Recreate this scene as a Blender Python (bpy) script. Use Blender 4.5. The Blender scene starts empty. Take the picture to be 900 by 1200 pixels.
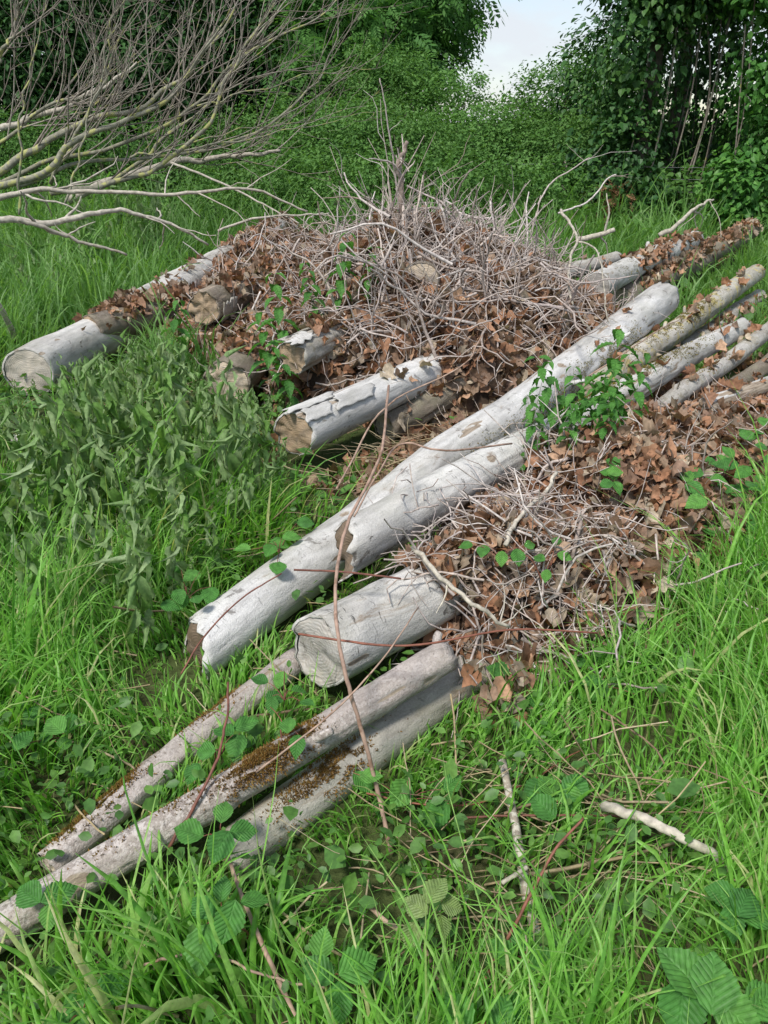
import bpy, math
import numpy as np
from mathutils import Vector, Matrix
from mathutils.bvhtree import BVHTree

rng = np.random.default_rng(11)
SC = bpy.context.scene
COL = SC.collection

# ------------------------------------------------------------------ camera, sky, sun, exposure
CAM_H, PITCH, F = 1.6, math.radians(27.0), 900.0          # metres, downward pitch, focal length for a 900 x 1200 frame
cd = bpy.data.cameras.new("camera")
cam = bpy.data.objects.new("camera", cd)
COL.objects.link(cam)
cam.location = (0, 0, CAM_H)
cam.rotation_euler = (math.pi / 2 - PITCH, 0, 0)
cd.sensor_fit = 'VERTICAL'
cd.sensor_height = 32.0
cd.lens = 32.0 * F / 1200.0
cd.clip_start = 0.05
cd.clip_end = 2000.0
SC.camera = cam

SUN_EL, SUN_AZ = math.radians(58), math.radians(215)      # azimuth clockwise from +Y: behind the camera, to its left
world = bpy.data.worlds.new("World")
SC.world = world
world.use_nodes = True
wn, wl = world.node_tree.nodes, world.node_tree.links
for n in list(wn):
    wn.remove(n)
w_out = wn.new('ShaderNodeOutputWorld')
w_bg = wn.new('ShaderNodeBackground')
w_sky = wn.new('ShaderNodeTexSky')
w_sky.sky_type = 'NISHITA'
w_sky.sun_disc = False
w_sky.sun_elevation = SUN_EL
w_sky.sun_rotation = SUN_AZ
w_sky.air_density = 1.0
w_sky.dust_density = 0.7
w_tc = wn.new('ShaderNodeTexCoord')
w_map = wn.new('ShaderNodeMapping')
w_map.inputs['Scale'].default_value = (1.0, 1.0, 2.6)
w_map.inputs['Location'].default_value = (0.35, 0.2, 0.1)
w_ns = wn.new('ShaderNodeTexNoise')
w_ns.inputs['Scale'].default_value = 3.2
w_ns.inputs['Detail'].default_value = 6
w_ns.inputs['Roughness'].default_value = 0.55
w_rp = wn.new('ShaderNodeValToRGB')
w_rp.color_ramp.elements[0].position = 0.43
w_rp.color_ramp.elements[0].color = (0.0, 0.0, 0.0, 1)
w_rp.color_ramp.elements[1].position = 0.60
w_rp.color_ramp.elements[1].color = (0.92, 0.92, 0.92, 1)
w_mix = wn.new('ShaderNodeMixRGB')
w_mix.inputs['Color2'].default_value = (4.6, 4.85, 5.2, 1)
wl.new(w_tc.outputs['Generated'], w_map.inputs['Vector'])
wl.new(w_map.outputs['Vector'], w_ns.inputs['Vector'])
wl.new(w_ns.outputs['Fac'], w_rp.inputs['Fac'])
wl.new(w_rp.outputs['Color'], w_mix.inputs['Fac'])
wl.new(w_sky.outputs['Color'], w_mix.inputs['Color1'])
wl.new(w_mix.outputs['Color'], w_bg.inputs['Color'])
w_bg.inputs['Strength'].default_value = 0.06
wl.new(w_bg.outputs['Background'], w_out.inputs['Surface'])

sd = bpy.data.lights.new("sun", 'SUN')
sun = bpy.data.objects.new("sun", sd)
COL.objects.link(sun)
sd.energy = 1.5
sd.angle = math.radians(10)
sd.color = (1.0, 0.965, 0.91)
_sd = Vector((math.sin(SUN_AZ) * math.cos(SUN_EL), math.cos(SUN_AZ) * math.cos(SUN_EL), math.sin(SUN_EL)))
sun.rotation_euler = _sd.to_track_quat('Z', 'Y').to_euler()

SC.view_settings.view_transform = 'Standard'
SC.view_settings.look = 'None'
SC.view_settings.gamma = 1.0
SC.view_settings.use_curve_mapping = False
SC.view_settings.exposure = 1.55
SC.render.engine = 'CYCLES'
SC.cycles.max_bounces = 6
SC.cycles.diffuse_bounces = 3
SC.cycles.glossy_bounces = 2
SC.cycles.transmission_bounces = 4
SC.cycles.transparent_max_bounces = 4


# ------------------------------------------------------------------ where a point of the photograph stands in the place
def ray(u, v):
    x, y = (u - 450.0) / F, (600.0 - v) / F
    c, s = math.cos(PITCH), math.sin(PITCH)
    return np.array([x, c + y * s, -s + y * c])


def PZ(u, v, z):
    d = ray(u, v)
    return np.array([0, 0, CAM_H]) + d * ((z - CAM_H) / d[2])


def PY(u, v, y):
    d = ray(u, v)
    return np.array([0, 0, CAM_H]) + d * (y / d[1])


# ------------------------------------------------------------------ small numeric helpers
def nrm(a):
    a = np.asarray(a, float)
    return a / np.maximum(np.linalg.norm(a, axis=-1, keepdims=True), 1e-9)


def _hash(i, j, k, seed):
    h = (i * 374761393 + j * 668265263 + k * 2147483647 + seed * 1274126177) & 0xFFFFFFFF
    h = ((h ^ (h >> 13)) * 1274126177) & 0xFFFFFFFF
    return ((h ^ (h >> 16)) & 0xFFFF) / 65535.0


def vnoise(p, seed=0):
    p = np.asarray(p, float)
    i = np.floor(p).astype(np.int64)
    f = p - i
    f = f * f * (3 - 2 * f)
    r = 0
    for a in (0, 1):
        for b in (0, 1):
            for c in (0, 1):
                w = (f[..., 0] if a else 1 - f[..., 0]) * (f[..., 1] if b else 1 - f[..., 1]) * (f[..., 2] if c else 1 - f[..., 2])
                r = r + w * _hash(i[..., 0] + a, i[..., 1] + b, i[..., 2] + c, seed)
    return r


def fbm(p, seed=0, octaves=3):
    r, a, t = 0, 1.0, 0
    p = np.asarray(p, float)
    for o in range(octaves):
        r = r + a * vnoise(p * 2 ** o, seed + o * 17)
        t += a
        a *= .5
    return r / t


def ground_z(x, y):
    q = np.stack([np.asarray(x, float) * .5, np.asarray(y, float) * .5, np.zeros(np.shape(x))], -1)
    return (fbm(q, 5, 2) - .5) * .12


def catmull(P, n):
    P = np.asarray(P, float)
    if len(P) == 2:
        t = np.linspace(0, 1, n)[:, None]
        return P[0] * (1 - t) + P[1] * t
    Q = np.vstack([2 * P[0] - P[1], P, 2 * P[-1] - P[-2]])
    t = np.linspace(0, len(P) - 1 - 1e-6, n)
    i = t.astype(int)
    f = (t - i)[:, None]
    a, b, c, d = Q[i], Q[i + 1], Q[i + 2], Q[i + 3]
    return .5 * (2 * b + (c - a) * f + (2 * a - 5 * b + 4 * c - d) * f ** 2 + (3 * b - a - 3 * c + d) * f ** 3)


# ------------------------------------------------------------------ mesh building
class MB:
    """Collects arrays of vertices and faces and links them as ONE mesh object (or returns only the mesh)."""

    def __init__(self):
        self.v, self.f, self.r, self.m, self.n = [], [], [], [], 0

    def add(self, v, faces, rnd=0.0, mat=0):
        v = np.asarray(v, float).reshape(-1, 3)
        self.v.append(v)
        self.r.append(np.broadcast_to(np.asarray(rnd, float), (len(v),)))
        for f in faces:
            f = np.asarray(f, int)
            if len(f):
                self.f.append(f + self.n)
                self.m.append(np.full(len(f), mat))
        self.n += len(v)
        return self

    def mesh(self, name, mats, smooth=True):
        me = bpy.data.meshes.new(name)
        v = np.vstack(self.v)
        me.vertices.add(len(v))
        me.vertices.foreach_set('co', v.astype(np.float32).ravel())
        sizes = np.concatenate([np.full(len(f), f.shape[1]) for f in self.f])
        loops = np.concatenate([f.ravel() for f in self.f])
        me.loops.add(len(loops))
        me.loops.foreach_set('vertex_index', loops.astype(np.int32))
        me.polygons.add(len(sizes))
        st = np.concatenate([[0], np.cumsum(sizes)[:-1]])
        me.polygons.foreach_set('loop_start', st.astype(np.int32))
        me.polygons.foreach_set('loop_total', sizes.astype(np.int32))
        me.polygons.foreach_set('material_index', np.concatenate(self.m).astype(np.int32))
        me.polygons.foreach_set('use_smooth', np.full(len(sizes), smooth))
        at = me.attributes.new('rnd', 'FLOAT', 'POINT')
        at.data.foreach_set('value', np.concatenate(self.r).astype(np.float32))
        for m in (mats if isinstance(mats, (list, tuple)) else [mats]):
            me.materials.append(m)
        me.update(calc_edges=True)
        return me

    def build(self, name, mats, parent=None, smooth=True, stuff=False):
        o = bpy.data.objects.new(name, self.mesh(name, mats, smooth))
        COL.objects.link(o)
        o.parent = parent
        if stuff:
            o['kind'] = 'stuff'
        return o


def link(name, me, parent=None, M=None):
    o = bpy.data.objects.new(name, me)
    COL.objects.link(o)
    o.parent = parent
    if M is not None:
        o.matrix_basis = M
    return o


def tag(o, label=None, cat=None, group=None, kind=None):
    for k, val in (('label', label), ('category', cat), ('group', group), ('kind', kind)):
        if val:
            o[k] = val
    return o


def empty(name, loc, label, cat, group=None, M=None):
    o = bpy.data.objects.new(name, None)
    COL.objects.link(o)
    o.empty_display_size = .1
    if M is not None:
        o.matrix_basis = M
    else:
        o.location = loc
    return tag(o, label, cat, group)


def tubes(P, R, S=5, cap=False):
    """P (N,K,3) centre lines, R (N,K) radii -> verts, [quads]"""
    P = np.asarray(P, float)
    R = np.asarray(R, float)
    if P.ndim == 2:
        P, R = P[None], R[None]
    N, K, _ = P.shape
    T = nrm(np.gradient(P, axis=1))
    ref = nrm(np.cross(T.mean(1), nrm(rng.normal(size=(N, 3)))))[:, None, :]
    A = nrm(ref - (ref * T).sum(-1, keepdims=True) * T)
    B = np.cross(T, A)
    th = np.arange(S) * 2 * math.pi / S
    V = P[:, :, None, :] + R[:, :, None, None] * (A[:, :, None, :] * np.cos(th)[None, None, :, None] + B[:, :, None, :] * np.sin(th)[None, None, :, None])
    idx = np.arange(N * K * S).reshape(N, K, S)
    a, b = idx[:, :-1, :], idx[:, 1:, :]
    q = np.stack([a, np.roll(a, -1, 2), np.roll(b, -1, 2), b], -1).reshape(-1, 4)
    V = V.reshape(-1, 3)
    fs = [q]
    if cap:
        c0, c1 = len(V) + np.arange(N), len(V) + N + np.arange(N)
        V = np.vstack([V, P[:, 0], P[:, -1]])
        t = [np.stack([np.roll(idx[:, 0], -1, 1), idx[:, 0], np.repeat(c0[:, None], S, 1)], -1).reshape(-1, 3),
             np.stack([idx[:, -1], np.roll(idx[:, -1], -1, 1), np.repeat(c1[:, None], S, 1)], -1).reshape(-1, 3)]
        fs += t
    return V, fs


def twig_lines(start, d0, length, K=7, wob=.35, grav=0.0, curl=0.0):
    """random-walk centre lines; start (N,3), d0 (N,3), length (N,)"""
    N = len(start)
    P = np.zeros((N, K, 3))
    P[:, 0] = start
    d = nrm(d0)
    cv = rng.normal(size=(N, 3)) * curl
    for k in range(1, K):
        d = nrm(d + rng.normal(size=(N, 3)) * wob + cv + np.array([0, 0, grav]))
        P[:, k] = P[:, k - 1] + d * (length / (K - 1))[:, None]
    return P


def frames(normal, direction):
    """rotation matrices whose z is NORMAL and whose y is DIRECTION made perpendicular to it"""
    z = nrm(normal)
    y = direction - (direction * z).sum(-1, keepdims=True) * z
    y = nrm(y)
    x = np.cross(y, z)
    return np.stack([x, y, z], -1)


def scatter(tv, tf, Rm, s, t):
    """copies of a template: verts (n,3), faces list, rotations (N,3,3), scales (N,), places (N,3)"""
    N, n = len(t), len(tv)
    V = np.einsum('nij,vj->nvi', Rm, tv) * np.asarray(s)[:, None, None] + t[:, None, :]
    off = (np.arange(N) * n)[:, None, None]
    return V.reshape(-1, 3), [(np.asarray(f)[None] + off).reshape(-1, np.asarray(f).shape[1]) for f in tf]


def mat4(R3, t, s=1.0):
    M = Matrix(((R3[0][0] * s, R3[0][1] * s, R3[0][2] * s, t[0]), (R3[1][0] * s, R3[1][1] * s, R3[1][2] * s, t[1]),
                (R3[2][0] * s, R3[2][1] * s, R3[2][2] * s, t[2]), (0, 0, 0, 1)))
    return M


# ------------------------------------------------------------------ materials
def new_mat(name):
    m = bpy.data.materials.new(name)
    m.use_nodes = True
    nt = m.node_tree
    for n in list(nt.nodes):
        nt.nodes.remove(n)
    out = nt.nodes.new('ShaderNodeOutputMaterial')
    return m, nt, out


class NT:
    def __init__(self, nt):
        self.nt = nt

    def node(self, t, **kw):
        n = self.nt.nodes.new(t)
        for k, v in kw.items():
            if k in n.inputs:
                n.inputs[k].default_value = v
            else:
                setattr(n, k, v)
        return n

    def link(self, a, b):
        self.nt.links.new(a, b)

    def ramp(self, fac, stops, interp='LINEAR'):
        r = self.node('ShaderNodeValToRGB')
        e = r.color_ramp.elements
        while len(e) < len(stops):
            e.new(0.5)
        for i, (p, c) in enumerate(stops):
            e[i].position = p
            e[i].color = (*c, 1) if not isinstance(c, (int, float)) else (c, c, c, 1)
        r.color_ramp.interpolation = interp
        self.link(fac, r.inputs['Fac'])
        return r.outputs['Color']

    def noise(self, vec, scale, detail=3, rough=.55, dist=0.0):
        n = self.node('ShaderNodeTexNoise', Scale=scale, Detail=detail, Roughness=rough, Distortion=dist)
        self.link(vec, n.inputs['Vector'])
        return n.outputs['Fac']

    def mapping(self, vec, scale=(1, 1, 1), loc=(0, 0, 0)):
        n = self.node('ShaderNodeMapping', Scale=scale, Location=loc)
        self.link(vec, n.inputs['Vector'])
        return n.outputs['Vector']

    def mix(self, fac, a, b, mode='MIX'):
        n = self.node('ShaderNodeMixRGB', blend_type=mode)
        for k, v in (('Fac', fac), ('Color1', a), ('Color2', b)):
            if isinstance(v, (int, float)):
                n.inputs[k].default_value = v if k == 'Fac' else (v, v, v, 1)
            elif isinstance(v, tuple):
                n.inputs[k].default_value = (*v, 1)
            else:
                self.link(v, n.inputs[k])
        return n.outputs['Color']

    def math(self, op, a, b=None):
        n = self.node('ShaderNodeMath', operation=op)
        for i, v in enumerate((a, b)):
            if v is None:
                continue
            if isinstance(v, (int, float)):
                n.inputs[i].default_value = v
            else:
                self.link(v, n.inputs[i])
        return n.outputs[0]

    def principled(self, color, rough=.7, spec=.3, height=None, dist=.004, strength=.6):
        p = self.node('ShaderNodeBsdfPrincipled', Roughness=rough)
        p.inputs['Specular IOR Level'].default_value = spec
        if isinstance(color, tuple):
            p.inputs['Base Color'].default_value = (*color, 1)
        else:
            self.link(color, p.inputs['Base Color'])
        if height is not None:
            b = self.node('ShaderNodeBump', Strength=strength, Distance=dist)
            self.link(height, b.inputs['Height'])
            self.link(b.outputs['Normal'], p.inputs['Normal'])
        return p.outputs['BSDF']


def leaf_mat(name, cols, rough=.5, spec=.4, trans=.3, gain=1.3, spot=None, veins=0):
    """a leaf's colour comes from its own random number (and its object's), with blotches; some light passes through"""
    m, nt, out = new_mat(name)
    N = NT(nt)
    at = N.node('ShaderNodeAttribute', attribute_name='rnd')
    oi = N.node('ShaderNodeObjectInfo')
    f = N.math('FRACT', N.math('ADD', at.outputs['Fac'], oi.outputs['Random']))
    k = len(cols)
    c = N.ramp(f, [((i + .5) / k, cc) for i, cc in enumerate(cols)])
    geo = N.node('ShaderNodeNewGeometry')
    ns = N.noise(geo.outputs['Position'], 60.0, 2)
    v = N.ramp(ns, [(.3, .72), (.7, 1.25)])
    c = N.mix(1.0, c, v, 'MULTIPLY')
    if spot:
        ns2 = N.noise(geo.outputs['Position'], 34.0, 3)
        c = N.mix(N.ramp(ns2, [(.58, 0.0), (.7, .8)]), c, spot)
    hgt = None
    if veins:       # side veins sunk between swollen panels, in the leaf's own coordinates
        tc = N.node('ShaderNodeTexCoord')
        sp = N.node('ShaderNodeSeparateXYZ')
        N.link(tc.outputs['Object'], sp.inputs[0])
        ax = N.math('ABSOLUTE', sp.outputs[0])
        ph = N.math('FRACT', N.math('SUBTRACT', N.math('MULTIPLY', sp.outputs[1], float(veins)), N.math('MULTIPLY', ax, veins * .95)))
        tri = N.math('MULTIPLY', N.math('ABSOLUTE', N.math('SUBTRACT', ph, .5)), 2.0)
        side = N.ramp(tri, [(.0, 1.0), (.55, .8), (1.0, 0.0)])
        mid = N.ramp(ax, [(.0, 0.0), (.035, 1.0)])
        hgt = N.math('MULTIPLY', side, mid)
        c = N.mix(1.0, c, N.ramp(hgt, [(.0, (1.10, 1.08, 1.10)), (.3, (1.0, 1.0, 1.0)), (1.0, (1.0, 1.0, 1.0))]), 'MULTIPLY')
    p = N.principled(c, rough, spec, hgt, .004, .6)
    if trans > 0:
        t = N.node('ShaderNodeBsdfTranslucent')
        N.link(N.mix(1.0, c, (gain * 1.1, gain * 1.15, gain * .55), 'MULTIPLY'), t.inputs['Color'])
        mx = N.node('ShaderNodeMixShader', Fac=trans)
        N.link(p, mx.inputs[1])
        N.link(t.outputs[0], mx.inputs[2])
        p = mx.outputs[0]
    N.link(p, out.inputs['Surface'])
    return m


def twig_mat(name, cols, scale=40.0, rough=.8, fleck=None):
    m, nt, out = new_mat(name)
    N = NT(nt)
    at = N.node('ShaderNodeAttribute', attribute_name='rnd')
    oi = N.node('ShaderNodeObjectInfo')
    f = N.math('FRACT', N.math('ADD', at.outputs['Fac'], oi.outputs['Random']))
    k = len(cols)
    c = N.ramp(f, [((i + .5) / k, cc) for i, cc in enumerate(cols)])
    geo = N.node('ShaderNodeNewGeometry')
    ns = N.noise(geo.outputs['Position'], scale, 4)
    c = N.mix(1.0, c, N.ramp(ns, [(.3, .6), (.7, 1.3)]), 'MULTIPLY')
    if fleck:
        n2 = N.noise(geo.outputs['Position'], fleck[1], 4)
        c = N.mix(N.ramp(n2, [(fleck[2], 0.0), (fleck[2] + .07, .85)]), c, fleck[0])
    N.link(N.principled(c, rough, .25, ns, .002, .5), out.inputs['Surface'])
    return m


def bark_mat(name, lo, hi, dark=.5, green=.3, lichen=0.0, moss=0.0, crust=0.0):
    """lo..hi the bark's own greys; dark: lenticels and scars; green: algae; lichen: yellow crust; crust: mottled grey flakes"""
    m, nt, out = new_mat(name)
    N = NT(nt)
    tc = N.node('ShaderNodeTexCoord')
    oi = N.node('ShaderNodeObjectInfo')
    off = N.node('ShaderNodeCombineXYZ')
    N.link(N.math('MULTIPLY', oi.outputs['Random'], 37.0), off.inputs[0])
    va = N.node('ShaderNodeVectorMath', operation='ADD')
    N.link(tc.outputs['Object'], va.inputs[0])
    N.link(off.outputs[0], va.inputs[1])
    pos = va.outputs[0]
    along = N.mapping(pos, (1, 1, .3))
    round_ = N.mapping(pos, (.45, .45, 2.2))
    big = N.noise(along, 5.0, 5, .6)
    c = N.ramp(big, [(.3, lo), (.62, hi)])
    mid = N.noise(along, 26.0, 4, .6)
    c = N.mix(1.0, c, N.ramp(mid, [(.25, .72), (.55, 1.0), (.8, 1.12)]), 'MULTIPLY')
    fine = N.noise(pos, 190.0, 3, .6)
    c = N.mix(1.0, c, N.ramp(fine, [(.3, .82), (.7, 1.1)]), 'MULTIPLY')
    stain = N.noise(N.mapping(pos, (1, 1, .22)), 3.1, 6, .68, .6)
    c = N.mix(1.0, c, N.ramp(stain, [(.28, (.55, .51, .46)), (.44, (.95, .945, .935)), (.68, (1.08, 1.08, 1.08))]), 'MULTIPLY')
    streak = N.noise(N.mapping(pos, (9, 9, .8)), 5.0, 4, .6, .3)
    c = N.mix(1.0, c, N.ramp(streak, [(.28, .82), (.48, 1.0), (.75, 1.04)]), 'MULTIPLY')
    # dark lenticels and scars running round the stem
    ln = N.noise(round_, 30.0, 5, .7, 1.3)
    msk = N.noise(along, 7.0, 3)
    sc = N.math('MULTIPLY', N.ramp(ln, [(.61, 0.0), (.70, .85)]), N.ramp(msk, [(.48, .0), (.64, dark)]))
    c = N.mix(sc, c, (.075, .062, .048))
    # scuffed brown blotches
    bl = N.noise(along, 9.0, 5, .7, .8)
    c = N.mix(N.math('MULTIPLY', N.ramp(bl, [(.60, 0.0), (.68, 1.0)]), .45 + dark * .4), c, (.22, .165, .115))
    sc2 = N.noise(N.mapping(pos, (1, 1, .7)), 13.0, 5, .7, .5)
    c = N.mix(N.math('MULTIPLY', N.ramp(sc2, [(.605, 0.0), (.66, 1.0)]), dark * .85), c, (.085, .072, .06))
    if green:
        gn = N.noise(pos, 6.5, 5, .65)
        c = N.mix(N.math('MULTIPLY', N.ramp(gn, [(.45, 0.0), (.7, 1.0)]), green), c, (.215, .225, .125))
    if crust:
        cn = N.noise(pos, 75.0, 4, .7)
        cm = N.noise(along, 8.0, 4)
        c = N.mix(N.math('MULTIPLY', N.math('MULTIPLY', N.ramp(cn, [(.48, 0.0), (.56, 1.0)]), N.ramp(cm, [(.35, .2), (.6, 1.0)])), crust), c, (.56, .51, .47))
        c = N.mix(N.math('MULTIPLY', N.ramp(N.noise(pos, 110.0, 3, .7), [(.58, 0.0), (.66, 1.0)]), crust * .8), c, (.16, .13, .11))
    if lichen:
        yn = N.noise(pos, 11.0, 5, .7)
        c = N.mix(N.math('MULTIPLY', N.ramp(yn, [(.52, 0.0), (.6, 1.0)]), lichen), c, (.47, .38, .12))
    if moss:
        mn = N.noise(pos, 8.0, 5, .7, .3)
        c = N.mix(N.math('MULTIPLY', N.ramp(mn, [(.53, 0.0), (.6, 1.0)]), moss), c, (.15, .11, .035))
    # bare wood where the bark has come off (a real dent in the mesh, marked by its attribute)
    at = N.node('ShaderNodeAttribute', attribute_name='rnd')
    wn_ = N.noise(N.mapping(pos, (6, 6, .6)), 18.0, 4, .6)
    wood = N.ramp(wn_, [(.3, (.17, .13, .095)), (.55, (.33, .27, .205)), (.75, (.45, .39, .32))])
    c = N.mix(N.ramp(at.outputs['Fac'], [(.4, 0.0), (.6, 1.0)]), c, wood)
    h = N.math('ADD', N.math('MULTIPLY', mid, .7), N.math('SUBTRACT', N.math('MULTIPLY', fine, .35), N.math('MULTIPLY', sc, .8)))
    N.link(N.principled(c, .82, .2, h, .010, .85), out.inputs['Surface'])
    return m


def cut_mat(name, fresh, grey, age):
    m, nt, out = new_mat(name)
    N = NT(nt)
    tc = N.node('ShaderNodeTexCoord')
    pos = tc.outputs['Object']
    flat = N.mapping(pos, (1, 1, 0))
    d = N.node('ShaderNodeVectorMath', operation='LENGTH')
    N.link(flat, d.inputs[0])
    wob = N.noise(flat, 9.0, 3)
    rr = N.math('ADD', N.math('MULTIPLY', d.outputs['Value'], 620.0), N.math('MULTIPLY', wob, 26.0))
    ring = N.math('ADD', N.math('MULTIPLY', N.math('SINE', rr), .5), .5)
    n1 = N.noise(flat, 16.0, 5, .65)
    c = N.mix(N.ramp(n1, [(.5 - age * .35, 0.0), (.85 - age * .35, 1.0)]), fresh, grey)
    c = N.mix(N.math('MULTIPLY', ring, .22), c, (.19, .14, .095))
    st = N.noise(N.mapping(pos, (5, 60, 0)), 3.0, 3)
    c = N.mix(1.0, c, N.ramp(st, [(.3, .72), (.7, 1.15)]), 'MULTIPLY')
    dk = N.noise(flat, 22.0, 4, .7)
    c = N.mix(N.math('MULTIPLY', N.ramp(dk, [(.55, 0.0), (.66, 1.0)]), .35 + age * .4), c, (.085, .07, .058))
    h = N.math('ADD', N.math('MULTIPLY', st, .8), N.math('MULTIPLY', ring, .25))
    N.link(N.principled(c, .88, .15, h, .004, .7), out.inputs['Surface'])
    return m


M = {}
M['white'] = bark_mat('bark_white', (.39, .375, .35), (.66, .645, .62), dark=.8, green=.16)
M['white_worn'] = bark_mat('bark_white_worn', (.32, .30, .27), (.61, .59, .555), dark=1.0, green=.2)
M['smooth'] = bark_mat('bark_smooth_grey', (.25, .23, .195), (.42, .395, .345), dark=.55, green=.35)
M['pink'] = bark_mat('bark_pinkish', (.27, .225, .195), (.43, .375, .34), dark=.6, green=.1, crust=.8)
M['lichen'] = bark_mat('bark_lichen', (.29, .27, .225), (.49, .46, .40), dark=.8, green=.45, lichen=.75, moss=.4, crust=.3)
M['grey'] = bark_mat('bark_grey', (.27, .25, .22), (.46, .44, .40), dark=.9, green=.3, crust=.4, moss=.35)
M['dark'] = bark_mat('bark_dark', (.115, .09, .068), (.24, .20, .155), dark=.8, green=.3, crust=.15)
M['cut_tan'] = cut_mat('cut_tan', (.56, .45, .32), (.44, .40, .35), .35)
M['cut_grey'] = cut_mat('cut_grey', (.46, .41, .35), (.40, .38, .35), .75)
M['cut_brown'] = cut_mat('cut_brown', (.44, .31, .19), (.33, .26, .19), .5)
M['cut_dark'] = cut_mat('cut_dark', (.20, .14, .09), (.15, .115, .085), .6)
M['cut_pale'] = cut_mat('cut_pale', (.60, .53, .44), (.50, .47, .42), .2)
M['dead_leaf'] = leaf_mat('dead_leaf', [(0.302, 0.151, 0.082), (0.389, 0.212, 0.125), (0.195, 0.096, 0.056), (0.459, 0.297, 0.191), (0.332, 0.171, 0.095), (0.117, 0.070, 0.046), (0.487, 0.404, 0.296), (0.263, 0.212, 0.162), (0.215, 0.132, 0.091), (0.351, 0.252, 0.177), (0.146, 0.091, 0.057), (0.282, 0.182, 0.125)], .7, .25, .12, 1.3)
M['litter'] = leaf_mat('litter', [(.09, .06, .042), (.16, .10, .066), (.06, .042, .03)], .95, .1, 0)
M['dead_twig'] = twig_mat('dead_twig', [(0.472, 0.404, 0.362), (0.331, 0.270, 0.232), (0.582, 0.529, 0.486), (0.231, 0.171, 0.135), (0.502, 0.420, 0.362), (0.402, 0.342, 0.313)], 60)
M['pale_stick'] = twig_mat('pale_stick', [(.48, .43, .35), (.40, .36, .29)], 45, fleck=((.22, .17, .13), 30.0, .6))
M['cane'] = twig_mat('bramble_cane', [(.36, .25, .185), (.33, .22, .165)], 30, .7, fleck=((.20, .12, .08), 22.0, .58))
M['red_cane'] = twig_mat('red_cane', [(.22, .085, .055), (.17, .07, .05)], 40, .55)
M['fallen'] = twig_mat('fallen_bark', [(.26, .25, .185), (.205, .195, .145), (.31, .295, .23)], 30, fleck=((.37, .37, .13), 11.0, .515))
M['fallen_pale'] = twig_mat('fallen_pale_bark', [(.44, .40, .33), (.37, .33, .27)], 30, fleck=((.26, .22, .16), 24.0, .58))
M['fine_twig'] = twig_mat('fine_twig', [(0.212, 0.178, 0.145), (0.264, 0.230, 0.187), (0.170, 0.140, 0.111), (0.289, 0.259, 0.212)], 30, fleck=((0.323, 0.315, 0.093), 7.0, .62))
M['lichen_stick'] = twig_mat('lichen_stick', [(.30, .255, .20), (.26, .22, .18)], 45, fleck=((.50, .47, .39), 70.0, .5))
M['grass'] = leaf_mat('grass', [(0.130, 0.314, 0.041), (0.186, 0.413, 0.059), (0.092, 0.249, 0.036), (0.235, 0.469, 0.081), (0.155, 0.363, 0.051), (0.297, 0.484, 0.132), (0.111, 0.285, 0.044), (0.198, 0.427, 0.067), (0.142, 0.341, 0.052), (0.248, 0.457, 0.103), (0.161, 0.371, 0.059), (0.447, 0.457, 0.221)], .42, .4, .42, 1.6)
M['grass_far'] = leaf_mat('grass_tall', [(0.113, 0.246, 0.054), (0.161, 0.315, 0.067), (0.095, 0.208, 0.049), (0.195, 0.347, 0.103)], .5, .35, .42, 1.5)
M['straw'] = leaf_mat('straw', [(.42, .33, .19), (.33, .25, .15), (.50, .42, .27), (.27, .19, .12)], .7, .2, .2, 1.0)
M['bramble'] = leaf_mat('bramble_leaf', [(.065, .20, .04), (.09, .25, .045), (.052, .165, .036), (.115, .285, .055)], .52, .25, .26, 1.5, veins=8)
M['bramble_pale'] = leaf_mat('bramble_pale_leaf', [(.20, .29, .085), (.25, .33, .12), (.16, .25, .06)], .5, .4, .35, 1.3, veins=8)
M['nettle'] = leaf_mat('nettle_leaf', [(.07, .205, .036), (.10, .26, .05), (.058, .17, .034)], .6, .25, .3, 1.5, veins=6)
M['wilt'] = leaf_mat('wilted_leaf', [(0.194, 0.293, 0.116), (0.246, 0.338, 0.161), (0.149, 0.260, 0.083), (0.286, 0.370, 0.199), (0.172, 0.312, 0.083), (0.126, 0.240, 0.055)], .75, .15, .3, 1.3)
M['green_stem'] = twig_mat('green_stem', [(.13, .18, .06), (.16, .19, .08), (.11, .14, .06)], 60, .6)
M['cover'] = leaf_mat('ground_cover_leaf', [(0.072, 0.174, 0.036), (0.102, 0.228, 0.042), (0.060, 0.144, 0.036), (0.132, 0.264, 0.054)], .5, .4, .3, 1.5)
M['moss'] = leaf_mat('moss', [(.13, .115, .02), (.19, .155, .025), (.23, .16, .03), (.10, .10, .02)], .9, .1, .25, 1.2)
M['moss_brown'] = leaf_mat('moss_brown', [(.21, .115, .03), (.28, .16, .045), (.15, .08, .025), (.24, .17, .06)], .9, .1, .15, 1.0)
M['ash'] = leaf_mat('ash_leaf', [(0.075, 0.188, 0.044), (0.100, 0.231, 0.050), (0.062, 0.156, 0.041), (0.125, 0.263, 0.069)], .6, .15, .35, 1.5)
M['dark_tree'] = leaf_mat('dark_tree_leaf', [(0.048, 0.120, 0.036), (0.060, 0.144, 0.040), (0.041, 0.102, 0.034)], .6, .15, .25, 1.4)
M['ivy'] = leaf_mat('ivy_leaf', [(0.029, 0.086, 0.023), (0.041, 0.113, 0.027), (0.023, 0.070, 0.020), (0.054, 0.135, 0.032), (0.077, 0.171, 0.036)], .5, .28, .2, 1.5)
M['ivy_bright'] = leaf_mat('ivy_bright_leaf', [(0.063, 0.184, 0.034), (0.086, 0.224, 0.040), (0.046, 0.144, 0.030), (0.115, 0.270, 0.052)], .5, .28, .28, 1.5)
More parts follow.
